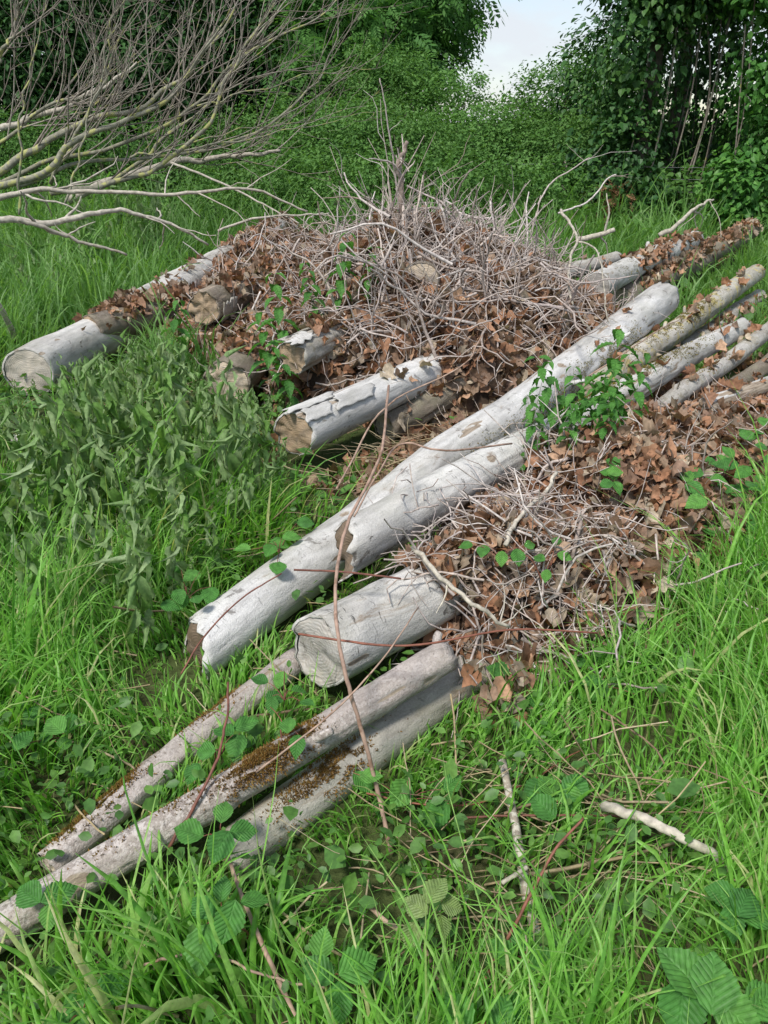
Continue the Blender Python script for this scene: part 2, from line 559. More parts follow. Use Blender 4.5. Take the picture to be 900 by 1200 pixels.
M['hedge'] = leaf_mat('hedge_leaf', [(0.078, 0.176, 0.039), (0.104, 0.221, 0.052), (0.065, 0.150, 0.036), (0.137, 0.260, 0.072)], .6, .15, .3, 1.5)
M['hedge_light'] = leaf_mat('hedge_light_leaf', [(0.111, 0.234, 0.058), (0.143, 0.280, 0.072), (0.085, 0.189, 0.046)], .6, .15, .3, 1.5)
M['bracken'] = leaf_mat('bracken', [(.22, .11, .055), (.17, .085, .045), (.27, .15, .08)], .8, .2, .15, 1.0)
M['bark_tree'] = twig_mat('tree_bark', [(.16, .135, .10), (.13, .11, .085)], 12, .9)
M['post'] = twig_mat('fence_post_wood', [(.33, .29, .24), (.28, .25, .21)], 25, .9)
_m, _nt, _o = new_mat('fence_wire')
_N = NT(_nt)
_p = _N.node('ShaderNodeBsdfPrincipled', Roughness=.7, Metallic=.0)
_p.inputs['Base Color'].default_value = (.16, .165, .17, 1)
_N.link(_p.outputs[0], _o.inputs['Surface'])
M['wire'] = _m
_m, _nt, _o = new_mat('soil_and_thatch')
_N = NT(_nt)
_g = _N.node('ShaderNodeNewGeometry')
_n1 = _N.noise(_g.outputs['Position'], 2.2, 6, .6)
_n2 = _N.noise(_g.outputs['Position'], 45.0, 4, .7)
_c = _N.ramp(_n1, [(.3, (.05, .07, .022)), (.5, (.065, .085, .028)), (.7, (.085, .07, .04))])
_c = _N.mix(1.0, _c, _N.ramp(_n2, [(.3, .5), (.7, 1.3)]), 'MULTIPLY')
_N.link(_N.principled(_c, .95, .1, _n2, .02, .8), _o.inputs['Surface'])
M['ground'] = _m

# ------------------------------------------------------------------ the ground
def make_ground():
    xs = np.concatenate([-np.geomspace(500, 9, 14), np.linspace(-8, 8, 90), np.geomspace(9, 500, 14)])
    ys = np.concatenate([-np.geomspace(60, 3, 6), np.linspace(-2, 16, 100), np.geomspace(17, 900, 16)])
    X, Y = np.meshgrid(xs, ys)
    Z = ground_z(X, Y)
    idx = np.arange(X.size).reshape(X.shape)
    q = np.stack([idx[:-1, :-1], idx[:-1, 1:], idx[1:, 1:], idx[1:, :-1]], -1).reshape(-1, 4)
    mb = MB().add(np.stack([X, Y, Z], -1), [q])
    o = mb.build('ground', M['ground'])
    o['kind'] = 'structure'


make_ground()
BVH_V, BVH_F, BVH_N = [], [], 0     # everything grass, leaves and twigs must lie on or keep clear of
LOG_ONLY = {}
SEG = []


def bvh_add(v, f):
    global BVH_N
    BVH_V.append(v)
    BVH_F.extend((np.asarray(f) + BVH_N).tolist())
    BVH_N += len(v)


# ------------------------------------------------------------------ logs
def make_log(label, a, b, r0, r1, bark, near='cut_tan', far='cut_tan', bend=(0, 0), seed=0, rough=1.0, peel=.0, ragged=.006, tilt=(0, 0),
             knots=3, moss=(), flaps=(), group='cut logs in the pile', name='log', stubs=()):
    a, b = np.asarray(a, float), np.asarray(b, float)
    L = float(np.linalg.norm(b - a))
    z = (b - a) / L
    x = nrm(np.cross(z, [0, 0, 1.0]))          # level, to the right seen along the log
    y = np.cross(z, x)
    y = -y if y[2] < 0 else y
    x = np.cross(y, z)
    R3 = np.stack([x, y, z], -1)
    root = empty(name, None, label, 'log', group, M=mat4(R3, a))
    nr = max(16, min(190, int(L / .027)))
    S = 44 if max(r0, r1) > .085 else 34
    rs = np.random.default_rng(100 + seed)
    t = np.linspace(0, 1, nr)
    s = t * L
    th = np.arange(S) * 2 * math.pi / S
    TT, TH = np.meshgrid(s, th, indexing='ij')
    rad = r0 + (r1 - r0) * TT / L
    cyl = np.stack([np.cos(TH), np.sin(TH), TT], -1)
    q = np.stack([np.cos(TH) * rad * 9, np.sin(TH) * rad * 9, TT * 2.2], -1)
    rad = rad * (1 + rough * .15 * (fbm(q, seed, 3) - .5))
    rad = rad + rough * .006 * (vnoise(np.stack([np.cos(TH) * 9, np.sin(TH) * 9, TT * 14], -1), seed + 3) - .5)
    cr = fbm(np.stack([TH * 5.0, TT * 1.1, TT * 0 + seed], -1), seed + 21, 3)
    rad = rad - rough * .006 * np.clip(1 - np.abs(cr - .5) / .018, 0, 1) * (vnoise(np.stack([TT * 1.5, TH * 0, TH * 0 + seed], -1), 6) > .5)
    pits = []
    for k in range(knots):
        ks, kt = rs.uniform(.1, .95) * L, rs.uniform(0, 2 * math.pi)
        dt = np.angle(np.exp(1j * (TH - kt)))
        if k % 2:
            pits.append((ks, kt, rs.uniform(.022, .04)))
        g = np.exp(-((TT - ks) / .035) ** 2 - (dt * r0 / .03) ** 2)
        rad = rad + g * rs.uniform(.004, .013) - .6 * np.exp(-((TT - ks) / .012) ** 2 - (dt * r0 / .011) ** 2) * .02
    pl = np.zeros_like(rad)
    for (ks, kt, kr) in pits:
        dt = np.angle(np.exp(1j * (TH - kt)))
        pl = np.maximum(pl, np.clip(2.2 - 2.2 * np.hypot((TT - ks) / kr, dt * r0 / (kr * .7)), 0, 1))
    if peel > 0:
        pn = fbm(np.stack([np.cos(TH) * 2.2, np.sin(TH) * 2.2, TT * 2.6], -1), seed + 9, 4)
        pl = np.maximum(pl, np.clip((pn - (1 - peel)) / .02, 0, 1))
        rad = rad - pl * .007
    cx = bend[0] * np.sin(math.pi * t) + .018 * rough * (vnoise(np.stack([s * 1.3, s * 0, s * 0 + seed], -1), 2) - .5) * 2
    cy = bend[1] * np.sin(math.pi * t) + .018 * rough * (vnoise(np.stack([s * 1.3, s * 0 + 5, s * 0 + seed], -1), 4) - .5) * 2
    V = np.stack([np.cos(TH) * rad + cx[:, None], np.sin(TH) * rad + cy[:, None], TT], -1)
    e0 = np.clip(1 - TT / (2.2 * r0), 0, 1)
    V[..., 2] += e0 * (tilt[0] * np.cos(TH) * rad + tilt[1] * np.sin(TH) * rad)
    rg = (vnoise(np.stack([np.cos(th) * 3.5, np.sin(th) * 3.5, th * 0 + seed], -1), 8) - .5) * 2
    V[0, :, 2] += rg * ragged
    V[-1, :, 2] += rg[::-1] * ragged
    idx = np.arange(nr * S).reshape(nr, S)
    qd = np.stack([idx[:-1], np.roll(idx[:-1], -1, 1), np.roll(idx[1:], -1, 1), idx[1:]], -1).reshape(-1, 4)
    n0 = nr * S
    ctr0, ctr1 = np.array([cx[0], cy[0], 0]), np.array([cx[-1], cy[-1], 0])
    rim = []
    for (row, c, sgn) in ((V[0], ctr0, 1), (V[-1], ctr1, -1)):
        w = row.copy()
        w[:, :2] = c[:2] + (w[:, :2] - c[:2]) * .93
        w[:, 2] += sgn * .002
        rim.append(w)
    A0 = n0 + np.arange(S)
    A1 = n0 + S + np.arange(S)
    q0 = np.stack([A0, np.roll(A0, -1), np.roll(idx[0], -1), idx[0]], -1)
    q1 = np.stack([idx[-1], np.roll(idx[-1], -1), np.roll(A1, -1), A1], -1)
    allv = np.vstack([V.reshape(-1, 3)] + rim)
    mb = MB().add(allv, [qd, q0, q1], np.concatenate([pl.ravel(), np.zeros(2 * S)]))
    mb.build('bark', M[bark], root)
    for (cm, rim_, c, sgn) in ((near, rim[0], ctr0, -1), (far, rim[1], ctr1, 1)):
        if cm is None:
            continue
        nr2 = 9
        cracks = rs.uniform(0, 2 * math.pi, 3)
        rows = []
        for i in range(nr2):
            f = 1 - i / (nr2 - .3)
            w = rim_.copy()
            w[:, :2] = c[:2] + (w[:, :2] - c[:2]) * (f * .985)
            zc = rim_[:, 2].mean()
            w[:, 2] = zc + (w[:, 2] - zc) * f ** 4 + sgn * .0
            nz = (fbm(np.stack([w[:, 0] * 30, w[:, 1] * 30, w[:, 0] * 0 + seed], -1), 3, 3) - .5) * .018 * rough
            dep = 0
            for j, ck in enumerate(cracks):
                dt = np.angle(np.exp(1j * (th - ck - .3 * f)))
                dep = dep + np.exp(-(dt / .035) ** 2) * .007 * np.clip((f - .2 - .18 * j) * 5, 0, 1)
            w[:, 2] += sgn * (nz - .003) - sgn * dep
            rows.append(w)
        W = np.stack(rows)
        ii = np.arange(nr2 * S).reshape(nr2, S)
        qq = np.stack([ii[:-1], np.roll(ii[:-1], -1, 1), np.roll(ii[1:], -1, 1), ii[1:]], -1).reshape(-1, 4)
        cc = np.append(W.reshape(-1, 3), [W[-1].mean(0)], 0)
        tr = np.stack([ii[-1], np.roll(ii[-1], -1), np.full(S, nr2 * S)], -1)
        MB().add(cc, [qq, tr]).build('cut_face', M[cm], root)

    def surf(ss, tt):
        i = np.clip((np.asarray(ss) / L * (nr - 1)), 0, nr - 1.001)
        i0 = i.astype(int)
        fi = (i - i0)[:, None]
        j = np.asarray(tt) / (2 * math.pi) * S
        j0 = np.floor(j).astype(int)
        fj = (j - j0)[:, None]
        j0, j1 = j0 % S, (j0 + 1) % S
        return (V[i0, j0] * (1 - fj) + V[i0, j1] * fj) * (1 - fi) + (V[i0 + 1, j0] * (1 - fj) + V[i0 + 1, j1] * fj) * fi

    for (ms, mt, ds, dt, n, mk) in moss:
        if isinstance(ms, tuple):       # where the photograph shows the patch
            zz = a[2] + (b[2] - a[2]) * .5 + r0 * .6
            ms = float((PZ(*ms, zz) - a) @ z)
        ss = np.clip(rs.normal(ms, ds, n), .01, L - .01)
        tt = rs.normal(mt, dt, n)
        keep = fbm(np.stack([ss * 16, tt * 3, ss * 0], -1), seed + 31, 3) > .46
        ss, tt = ss[keep], tt[keep]
        p = surf(ss, tt)
        out = np.stack([np.cos(tt), np.sin(tt), 0 * tt], -1)
        h = rs.uniform(.003, .012, len(p))
        tan = nrm(np.cross(out, nrm(rs.normal(size=p.shape))))
        lean = nrm(out + rs.normal(size=p.shape) * .55)
        vv = np.stack([p - tan * .0032 - out * .002, p + tan * .0032 - out * .002, p + lean * h[:, None]], 1).reshape(-1, 3)
        MB().add(vv, [np.arange(len(vv)).reshape(-1, 3)], np.repeat(rs.random(len(p)), 3)).build('moss', M[mk], root, stuff=True)
    for (s0, s1, t0, t1, lift, bm) in flaps:
        ns, nt_ = 16, 9
        gs, gt = np.meshgrid(np.linspace(0, 1, ns), np.linspace(0, 1, nt_), indexing='ij')
        edge = (vnoise(np.stack([gt * 5, gt * 0 + seed, gt * 0], -1), 12) - .5) * .35
        edge2 = (vnoise(np.stack([gs * 6, gs * 0 + seed, gs * 0], -1), 13) - .5) * .5
        ss = s0 + (s1 - s0) * (gs + edge * np.abs(gs - .5) * 1.2)
        tt = t0 + (t1 - t0) * (gt + edge2 * np.abs(gt - .5))
        r_ = r0 + (r1 - r0) * np.clip(ss / L, 0, 1)
        up = .004 + lift * ((np.abs(gt - .5) * 2) ** 3 * .6 + (1 - gs) ** 3) + .004 * vnoise(np.stack([gs * 7, gt * 7, gs * 0], -1), seed)
        ccx, ccy = np.interp(ss, s, cx), np.interp(ss, s, cy)
        top = np.stack([np.cos(tt) * (r_ + up + .005) + ccx, np.sin(tt) * (r_ + up + .005) + ccy, ss], -1)
        bot = np.stack([np.cos(tt) * (r_ + up - .002) + ccx, np.sin(tt) * (r_ + up - .002) + ccy, ss], -1)
        i1 = np.arange(ns * nt_).reshape(ns, nt_)
        i2 = i1 + ns * nt_
        qs = [np.stack([i1[:-1, :-1], i1[:-1, 1:], i1[1:, 1:], i1[1:, :-1]], -1).reshape(-1, 4),
              np.stack([i2[:-1, :-1], i2[1:, :-1], i2[1:, 1:], i2[:-1, 1:]], -1).reshape(-1, 4)]
        ring = np.concatenate([i1[0, :], i1[1:, -1], i1[-1, -2::-1], i1[-2:0:-1, 0]])
        qs.append(np.stack([ring, ring + ns * nt_, np.roll(ring, -1) + ns * nt_, np.roll(ring, -1)], -1))
        MB().add(np.vstack([top.reshape(-1, 3), bot.reshape(-1, 3)]), qs, 0).build('bark_flap', M[bm], root)
    for (ss, tt, ln, rr) in stubs:      # snapped branch stubs
        p = surf(np.array([ss]), np.array([tt]))[0]
        o = np.array([math.cos(tt), math.sin(tt), .5])
        pts = np.stack([p - o * .02, p + o * ln * .5, p + o * ln + np.array([0, 0, .01])])
        v, f = tubes(catmull(pts, 6), np.array([1.25, 1.05, 1, .95, .9, .75]) * rr, 9, True)
        MB().add(v, f, .3 * 0).build('branch_stub', M[bark], root)
    wv = V.reshape(-1, 3) @ R3.T + a
    bvh_add(wv, qd)
    LOG_ONLY[label] = (wv, qd)
    SEG.append((a[:2], b[:2], max(r0, r1)))
    return root


UP = math.pi / 2
make_log('long white log from the near grass up to a thick mossy butt, longest of all', PZ(230, 757, .12), PZ(776, 353, .42), .098, .128,
         'white', near='cut_dark', far='cut_grey', bend=(.02, -.03), seed=1, peel=.26, ragged=.03, tilt=(.55, .2), knots=16,
         moss=((3.3, 2.9, .35, .4, 2550, 'moss'), (2.2, 3.0, .35, .35, 1870, 'moss'), (1.2, 3.1, .3, .3, 680, 'moss')), stubs=((2.75, 2.9, .06, .014), (3.5, 2.6, .05, .012)))
make_log('grey-white log with a torn shattered end lying against the longest white log', PZ(408, 646, .31), PZ(872, 381, .32), .090, .064,
         'white_worn', near='cut_dark', bend=(0, .01), seed=2, peel=.30, ragged=.05, tilt=(.75, .1), knots=14,
         moss=((1.9, 1.3, .12, .4, 2380, 'moss'), (2.5, 1.4, .16, .4, 2210, 'moss'), (3.0, 1.9, .2, .4, 1190, 'moss')), stubs=((1.3, 2.2, .06, .012),))
make_log('short fat pale log with a dark-stained sawn face, below the torn log end', PZ(371, 764, .20), PZ(588, 653, .25), .112, .104,
         'white_worn', near='cut_grey', seed=3, peel=.28, ragged=.012, tilt=(-.15, .15), knots=6)
make_log('thin pink-grey log in front, its sawn end under dead leaves and brown moss midway', PZ(-70, 1128, .06), PZ(522, 766, .23), .042, .046,
         'pink', near='cut_tan', far='cut_pale', bend=(.0, .02), seed=4, peel=.28, knots=8,
         moss=(((306, 897), 1.9, .055, .55, 5440, 'moss_brown'), ((345, 862), 1.7, .03, .5, 1530, 'moss_brown'), ((180, 985), 1.4, .08, .4, 510, 'moss_brown')), stubs=((.9, 2.4, .04, .012), (1.35, 1.0, .02, .014)))
make_log('smooth tan-grey log lowest in front, under the thin pink-grey log', PZ(262, 1012, .01), PZ(672, 700, .09), .064, .066,
         'smooth', near='cut_brown', seed=5, peel=.25, bend=(0, .02), knots=3, moss=(((385, 893), 1.9, .07, .4, 3230, 'moss_brown'), ((340, 925), 2.0, .05, .4, 1020, 'moss_brown'),))
make_log('thin crusty log half sunk in grass with orange moss on its side', PZ(52, 1010, .05), PZ(352, 770, .10), .037, .042,
         'pink', seed=6, peel=.3, bend=(.01, 0), knots=6, moss=(((125, 938), .95, .06, .45, 3910, 'moss_brown'), ((118, 944), .85, .05, .4, 2550, 'moss'), ((270, 840), 1.1, .06, .4, 850, 'moss_brown')))
make_log('lichen-yellow mossy log beside the thick butt end of the longest white log', PZ(688, 460, .20), PZ(886, 321, .34), .088, .078,
         'lichen', far='cut_brown', seed=7, knots=6, peel=.24, moss=((1.9, 1.8, .3, .5, 4420, 'moss'), (1.2, 1.6, .3, .5, 2210, 'moss'), (.6, 1.7, .15, .4, 340, 'moss')), stubs=((1.3, 1.4, .03, .014), (1.8, 1.2, .04, .012)))
make_log('slender grey log with moss cushions lying along the dead leaf ridge', PZ(738, 508, .2), PZ(930, 366, .30), .052, .056,
         'grey', seed=8, knots=6, peel=.27, moss=((.28, 1.6, .03, .4, 442, 'moss'), (1.1, 1.5, .15, .5, 680, 'moss')), stubs=((.6, 1.5, .02, .012),))
make_log('dull grey log half buried under the slender log with moss cushions', PZ(792, 506, .12), PZ(935, 398, .15), .060, .060, 'dark', seed=9)
make_log('short grey log low in the grass between the lichen-yellow log and torn log', PZ(795, 412, .1), PZ(888, 348, .12), .075, .07, 'grey', seed=10)
make_log('bleached bare log just surfacing through the brown leaves of the ridge', PZ(826, 474, .22), PZ(960, 432, .22), .055, .05, 'white', seed=11, peel=.5)
make_log('grey rough log behind the brush heap with pale broken branch beside its far end', PZ(698, 337, .40), PZ(814, 279, .42), .112, .100,
         'white_worn', near='cut_grey', seed=12, knots=5, peel=.3, moss=((1.2, 2.6, .5, .5, 1360, 'moss'),), stubs=((1.5, 1.4, .05, .02),))
make_log('short grey log end poking from the brush heap beneath the curled bare branch', PZ(655, 322, .35), PZ(722, 304, .35), .075, .07, 'grey', seed=13)
make_log('brown leaf-strewn log lying behind the lichen-yellow log, beside the rough grey log', PZ(728, 352, .2), PZ(880, 271, .28), .125, .115, 'dark', seed=14,
         moss=((2.5, 1.2, .5, .5, 850, 'moss'),))
make_log('big pale log with a clean square sawn face and worn white top, by tall grass', PZ(34, 440, .17), PZ(335, 268, .40), .158, .150,
         'white_worn', near='cut_pale', seed=15, peel=.33, ragged=.004, knots=5, tilt=(-0.15, 0))
make_log('dark-rimmed log end lying against the flank of the big pale square-faced log', PZ(109, 389, .26), PZ(226, 352, .26), .112, .11,
         'dark', near='cut_brown', seed=16, tilt=(.25, 0), ragged=.02)
make_log('split log with a rough brown broken face and splintered pale bark, under brown litter', PZ(243, 366, .42), PZ(345, 312, .5), .125, .12,
         'dark', near='cut_brown', seed=17, ragged=.03, peel=.4, rough=2.0, flaps=((.02, .22, 2.9, 3.9, .012, 'grey'),))
make_log('brown stump-like log end standing low among nettles below the split log', PZ(271, 453, .18), PZ(335, 385, .25), .135, .13,
         'dark', near='cut_tan', seed=18, ragged=.03, rough=1.6)
make_log('dark-ended log with peeling splintered bark, tucked into the heap above the short pale log', PZ(346, 425, .38), PZ(470, 352, .5), .098, .095,
         'grey', near='cut_brown', seed=19, ragged=.03, peel=.4, rough=1.5, flaps=((-.05, .16, 1.5, 2.2, .012, 'white_worn'), (.0, .3, 1.0, 1.45, .01, 'grey')))
make_log('pale log with cracked flaking bark and brown square face, at the heap foot', PZ(347, 512, .22), PZ(534, 424, .30), .112, .100,
         'white', near='cut_brown', seed=20, ragged=.02, peel=.30, tilt=(-0.2, 0), flaps=((-.01, .30, 1.0, 1.75, .007, 'white'), (.02, .2, 1.85, 2.45, .006, 'white'), (.24, .52, 1.9, 2.5, .005, 'white')))
make_log('dark rotten log in the hollow between the cracked pale log and longest white log', PZ(452, 498, .10), PZ(590, 428, .25), .09, .08, 'dark', seed=21, rough=2.0, moss=((.6, 1.4, .3, .4, 510, 'moss'),))
_p = PY(496, 331, 4.76)
make_log('round sawn brown log face peeping out of the twiggy heap top', _p, _p + np.array([.08, .9, -.12]), .118, .115, 'dark', near='cut_tan', seed=22, ragged=.004)
make_log('thin pale log end in the grass below the big square sawn face', PZ(-60, 535, .05), PZ(36, 512, .07), .04, .04, 'white_worn', seed=23)

# ------------------------------------------------------------------ the cores of the two heaps
BUMPS_MAIN = [  # cx, cy, a, b, turn, H
    (.32, 5.75, 1.15, 1.55, 0, 1.08), (1.02, 5.75, .75, 1.15, -.35, .66), (-.85, 7.2, .75, 1.7, .12, .82), (-.25, 5.1, .6, .78, 0, .72),
    (.62, 5.0, .62, .75, -.5, .72), (-.75, 5.9, .5, .8, 0, .60), (-1.0, 5.75, .42, .7, 0, .48), (-1.38, 6.1, .30, .7, .1, .36)]
BUMPS_SIDE = [(.58, 2.42, .38, .50, -.75, .48), (1.0, 2.88, .42, .55, -.72, .54), (1.5, 3.42, .44, .65, -.70, .44), (2.05, 4.1, .5, .7, -.7, .30), (.30, 2.08, .22, .30, -.7, .22), (.55, 2.12, .30, .26, -.6, .27), (.37, 2.24, .28, .22, -.7, .54), (.85, 2.50, .34, .30, -.6, .30), (1.3, 2.95, .36, .32, -.6, .28)]


def bump_h(bumps, X, Y):
    h = np.zeros(np.shape(X))
    for (cx, cy, a, b, r, H) in bumps:
        dx, dy = X - cx, Y - cy
        u = (dx * math.cos(r) - dy * math.sin(r)) / a
        w = (dx * math.sin(r) + dy * math.cos(r)) / b
        h = np.maximum(h, H * np.sqrt(np.maximum(0, 1 - u * u - w * w)))
    return h


def core(bumps, x0, x1, y0, y1, step, parent, seed, name):
    X, Y = np.meshgrid(np.arange(x0, x1, step), np.arange(y0, y1, step))
    h = bump_h(bumps, X, Y)
    h = h * (.80 + .5 * (fbm(np.stack([X * 3.2, Y * 3.2, X * 0], -1), seed, 3) - .5)) - .03
    h = h + .05 * (vnoise(np.stack([X * 16, Y * 16, X * 0], -1), seed + 1) - .5) * (h > .03)
    idx = np.arange(X.size).reshape(X.shape)
    q = np.stack([idx[:-1, :-1], idx[:-1, 1:], idx[1:, 1:], idx[1:, :-1]], -1).reshape(-1, 4)
    keep = (h.ravel()[q] > -.01).any(1)
    v = np.stack([X, Y, np.maximum(h, -.1)], -1).reshape(-1, 3)
    MB().add(v, [q[keep]], rng.random(len(v))).build(name, M['litter'], parent, stuff=True)
    return v, q[keep]


main_heap = empty('brush_heap', (0, 0, 0), 'big tangled heap of dead ivy stems, twigs and brown leaves over the log pile', 'brush heap')
side_heap = empty('leaf_heap', (0, 0, 0), 'low ridge of dead ivy leaves and twigs over the front logs', 'leaf heap')
mv, mq = core(BUMPS_MAIN, -1.8, 2.1, 3.9, 9.2, .045, main_heap, 41, 'litter_core')
sv, sq = core(BUMPS_SIDE, -.2, 2.8, 1.5, 5.0, .03, side_heap, 42, 'litter_core')
main_bvh = BVHTree.FromPolygons(mv.tolist(), mq.tolist())
side_bvh = BVHTree.FromPolygons(sv.tolist(), sq.tolist())
bvh_add(mv, mq)
bvh_add(sv, sq)
ALL = BVHTree.FromPolygons(np.vstack(BVH_V).tolist(), BVH_F)


def drop(bvh, x, y, z=4.0):
    h = bvh.ray_cast(Vector((x, y, z)), Vector((0, 0, -1)))
    return (np.array(h[0]), np.array(h[1])) if h[0] is not None else None


def heap_points(bvh, box, n, side=.5, zmin=.04):
    """points spread over a heap's skin: dropped from above and thrown at its near flank"""
    P, Nn = [], []
    tries = 0
    while len(P) < n and tries < n * 12:
        tries += 1
        x, y = rng.uniform(box[0], box[1]), rng.uniform(box[2], box[3])
        if rng.random() < side:
            d = Vector((rng.normal(0, .35), 1, -.45)).normalized()
            o = Vector((x, y, rng.uniform(.0, 1.1))) - d * 6
        else:
            d, o = Vector((0, 0, -1)), Vector((x, y, 4))
        h = bvh.ray_cast(o, d)
        if h[0] is None or h[0].z < zmin:
            continue
        nn = np.array(h[1])
        P.append(np.array(h[0]))
        Nn.append(nn if nn[2] > 0 else -nn)
    return np.array(P), np.array(Nn)


# ------------------------------------------------------------------ dead leaves
def ivy_leaf(seed, fold=.5, curl=.6):
    """lobed dead leaf, 1 unit long, base at the origin, +y along it, curled; 33 triangles"""
    r = np.random.default_rng(seed)
    out = np.array([(-.08, .03), (-.32, .0), (-.50, .22), (-.42, .40), (-.42, .62), (-.25, .74), (0, 1.0), (.24, .75), (.43, .60), (.41, .40), (.51, .20), (.31, .0), (.08, .03)])
    out = out * (1 + r.normal(0, .07, out.shape))
    c = np.array([0, .38])
    n = len(out)
    inner = c + (out - c) * .5
    v2 = np.vstack([[c], inner, out])
    x, y = v2[:, 0], v2[:, 1]
    f1, f2, f3 = r.uniform(.2, 1) * fold, r.uniform(-1, 1) * curl, r.uniform(-1.2, 1.2) * curl
    z = f1 * np.abs(x) + f2 * (y - .3) ** 2 + f3 * x * (y - .4) + r.normal(0, .045, len(x))
    z = z + np.where(np.arange(len(x)) > n, r.normal(0, .09, len(x)), 0)
    k = r.uniform(-2.2, 2.2) * curl
    xx = x if abs(k) < .2 else np.sin(k * x) / k
    zz = z if abs(k) < .2 else z + (1 - np.cos(k * x)) / k
    V = np.stack([xx, y, zz], -1)
    i = np.arange(n - 1)
    tri = np.stack([np.zeros(n - 1, int), 1 + i, 2 + i], -1)
    q = np.stack([1 + i, 1 + n + i, 2 + n + i, 2 + i], -1)
    # the stalk: a slim three-sided spike below the base
    sv_ = np.array([(-.012, .05, 0), (.012, .05, 0), (0, .05, .02), (r.normal(0, .06), -.35, r.normal(0, .1))])
    st = np.array([(0, 1, 3), (1, 2, 3), (2, 0, 3)]) + len(V)
    return np.vstack([V, sv_]), [np.vstack([tri, st]), q]


DEAD = [ivy_leaf(200 + i, .9, 1.25 if i % 3 else 2.0) for i in range(14)]
DEAD_ME = []
for i, (v, f) in enumerate(DEAD):
    for rr in (.12, .37, .62, .87):
        DEAD_ME.append(MB().add(v, f, rr).mesh('dead_leaf', M['dead_leaf'], smooth=True))


def lay_leaves(P, Nn, parent, n_single, size, tiltness=.75, lift=.03, name='dead_leaf'):
    n = len(P)
    nn = nrm(Nn + rng.normal(size=(n, 3)) * tiltness)
    dd = nrm(rng.normal(size=(n, 3)) + np.array([0, -.3, -.7]))
    Rm = frames(nn, dd)
    sz = size * np.clip(rng.lognormal(-.05, .36, n), .3, 1.45)
    off = rng.uniform(0, 1, n) ** 1.5 * lift
    t = P + Nn * off[:, None] - np.einsum('nij,j->ni', Rm, np.array([0, .4, 0])) * sz[:, None]
    dist = np.linalg.norm(P - np.array([0, 0, CAM_H]), axis=1)
    facing = ((np.array([0, 0, CAM_H]) - P) / dist[:, None] * Nn).sum(1)
    score = sz / dist * (.3 + np.clip(facing, 0, 1)) * (.5 + off / max(lift, 1e-6))
    order = np.argsort(-score)
    for k in order[:n_single]:
        link(name, DEAD_ME[rng.integers(len(DEAD_ME))], parent, mat4(Rm[k], t[k], sz[k]))
    rest = order[n_single:]
    if len(rest):
        mb = MB()
        kind = rng.integers(len(DEAD), size=len(rest))
        for i, (v, f) in enumerate(DEAD):
            s = rest[kind == i]
            if len(s):
                V, Fc = scatter(v, f, Rm[s], sz[s], t[s])
                mb.add(V, Fc, np.repeat(rng.random(len(s)), len(v)))
        mb.build('leaf_litter', M['dead_leaf'], parent, stuff=True)


P, Nn = heap_points(main_bvh, (-1.8, 2.0, 4.0, 9.0), 6000, .55)
lay_leaves(P, Nn, main_heap, 290, .074, .75, .06)
P, Nn = heap_points(side_bvh, (-.1, 2.7, 1.6, 4.9), 4600, .5, .02)
lay_leaves(P, Nn, side_heap, 290, .060, .75, .05)
# loose leaves on and between the logs at right and on the left logs
loose = empty('fallen_leaves', (0, 0, 0), 'loose brown leaves scattered over the logs and gaps of the pile', 'dead leaves')
P, Nn = [], []
for (label, n, lo, hi, half) in (('brown leaf-strewn', 560, .05, 1, .14), ('big pale log', 40, .10, .6, .12), ('big pale log', 220, .62, 1, .14), ('dark-rimmed', 260, .12, 1, .16), ('split log', 260, .12, 1, .16), ('stump-like' if False else 'brown stump-like', 120, .15, 1, .15), ('dark-ended', 160, .15, 1, .14), ('short fat', 190, .52, 1, .13),
                                 ('dull grey', 420, 0, 1, .3), ('short grey log low', 320, 0, 1, .22), ('grey rough', 22, 0, 1, .1), ('slender grey', 260, 0, .9, .3), ('lichen-yellow', 300, 0, .9, .34), ('dark rotten', 90, 0, 1, .1),
                                 ('short grey log end', 60, 0, 1, .1)):
    wv = next(v for k, (v, _) in LOG_ONLY.items() if k.startswith(label))
    A_, B_ = wv[:34].mean(0), wv[-34:].mean(0)
    d = nrm(B_ - A_)
    side = nrm(np.cross(d, [0, 0, 1.0]))
    for k in range(n):
        q = A_ + (B_ - A_) * rng.uniform(lo, hi) + side * rng.normal(0, half * .6)
        h = drop(ALL, q[0], q[1], 1.6)
        if h is None:
            h = (np.array([q[0], q[1], float(ground_z(q[0], q[1]))]), np.array([0, 0, 1.0]))
        if h[0][2] > .17 and not label.startswith(('brown', 'big', 'dark-', 'split', 'stump', 'grey r', 'short fat')) and rng.random() < .88:
            continue
        P.append(h[0])
        Nn.append(h[1] if h[1][2] > 0 else -h[1])
for (a_, b_, n, half) in ((PZ(405, 590, 0), PZ(610, 468, 0), 330, .22), (PZ(470, 520, 0), PZ(560, 450, 0), 160, .2), (PZ(300, 560, 0), PZ(350, 470, 0), 60, .2)):
    d = nrm(b_ - a_)
    side = nrm(np.cross(d, [0, 0, 1.0]))
    for k in range(n):
        q = a_ + (b_ - a_) * rng.random() + side * rng.normal(0, half * .6)
        h = drop(ALL, q[0], q[1], 1.6)
        if h is not None and h[0][2] > .12:
            continue
        P.append(np.array([q[0], q[1], float(ground_z(q[0], q[1])) + .01]))
        Nn.append(np.array([0, 0, 1.0]))
lay_leaves(np.array(P), np.array(Nn), loose, 230, .066, .7, .015)

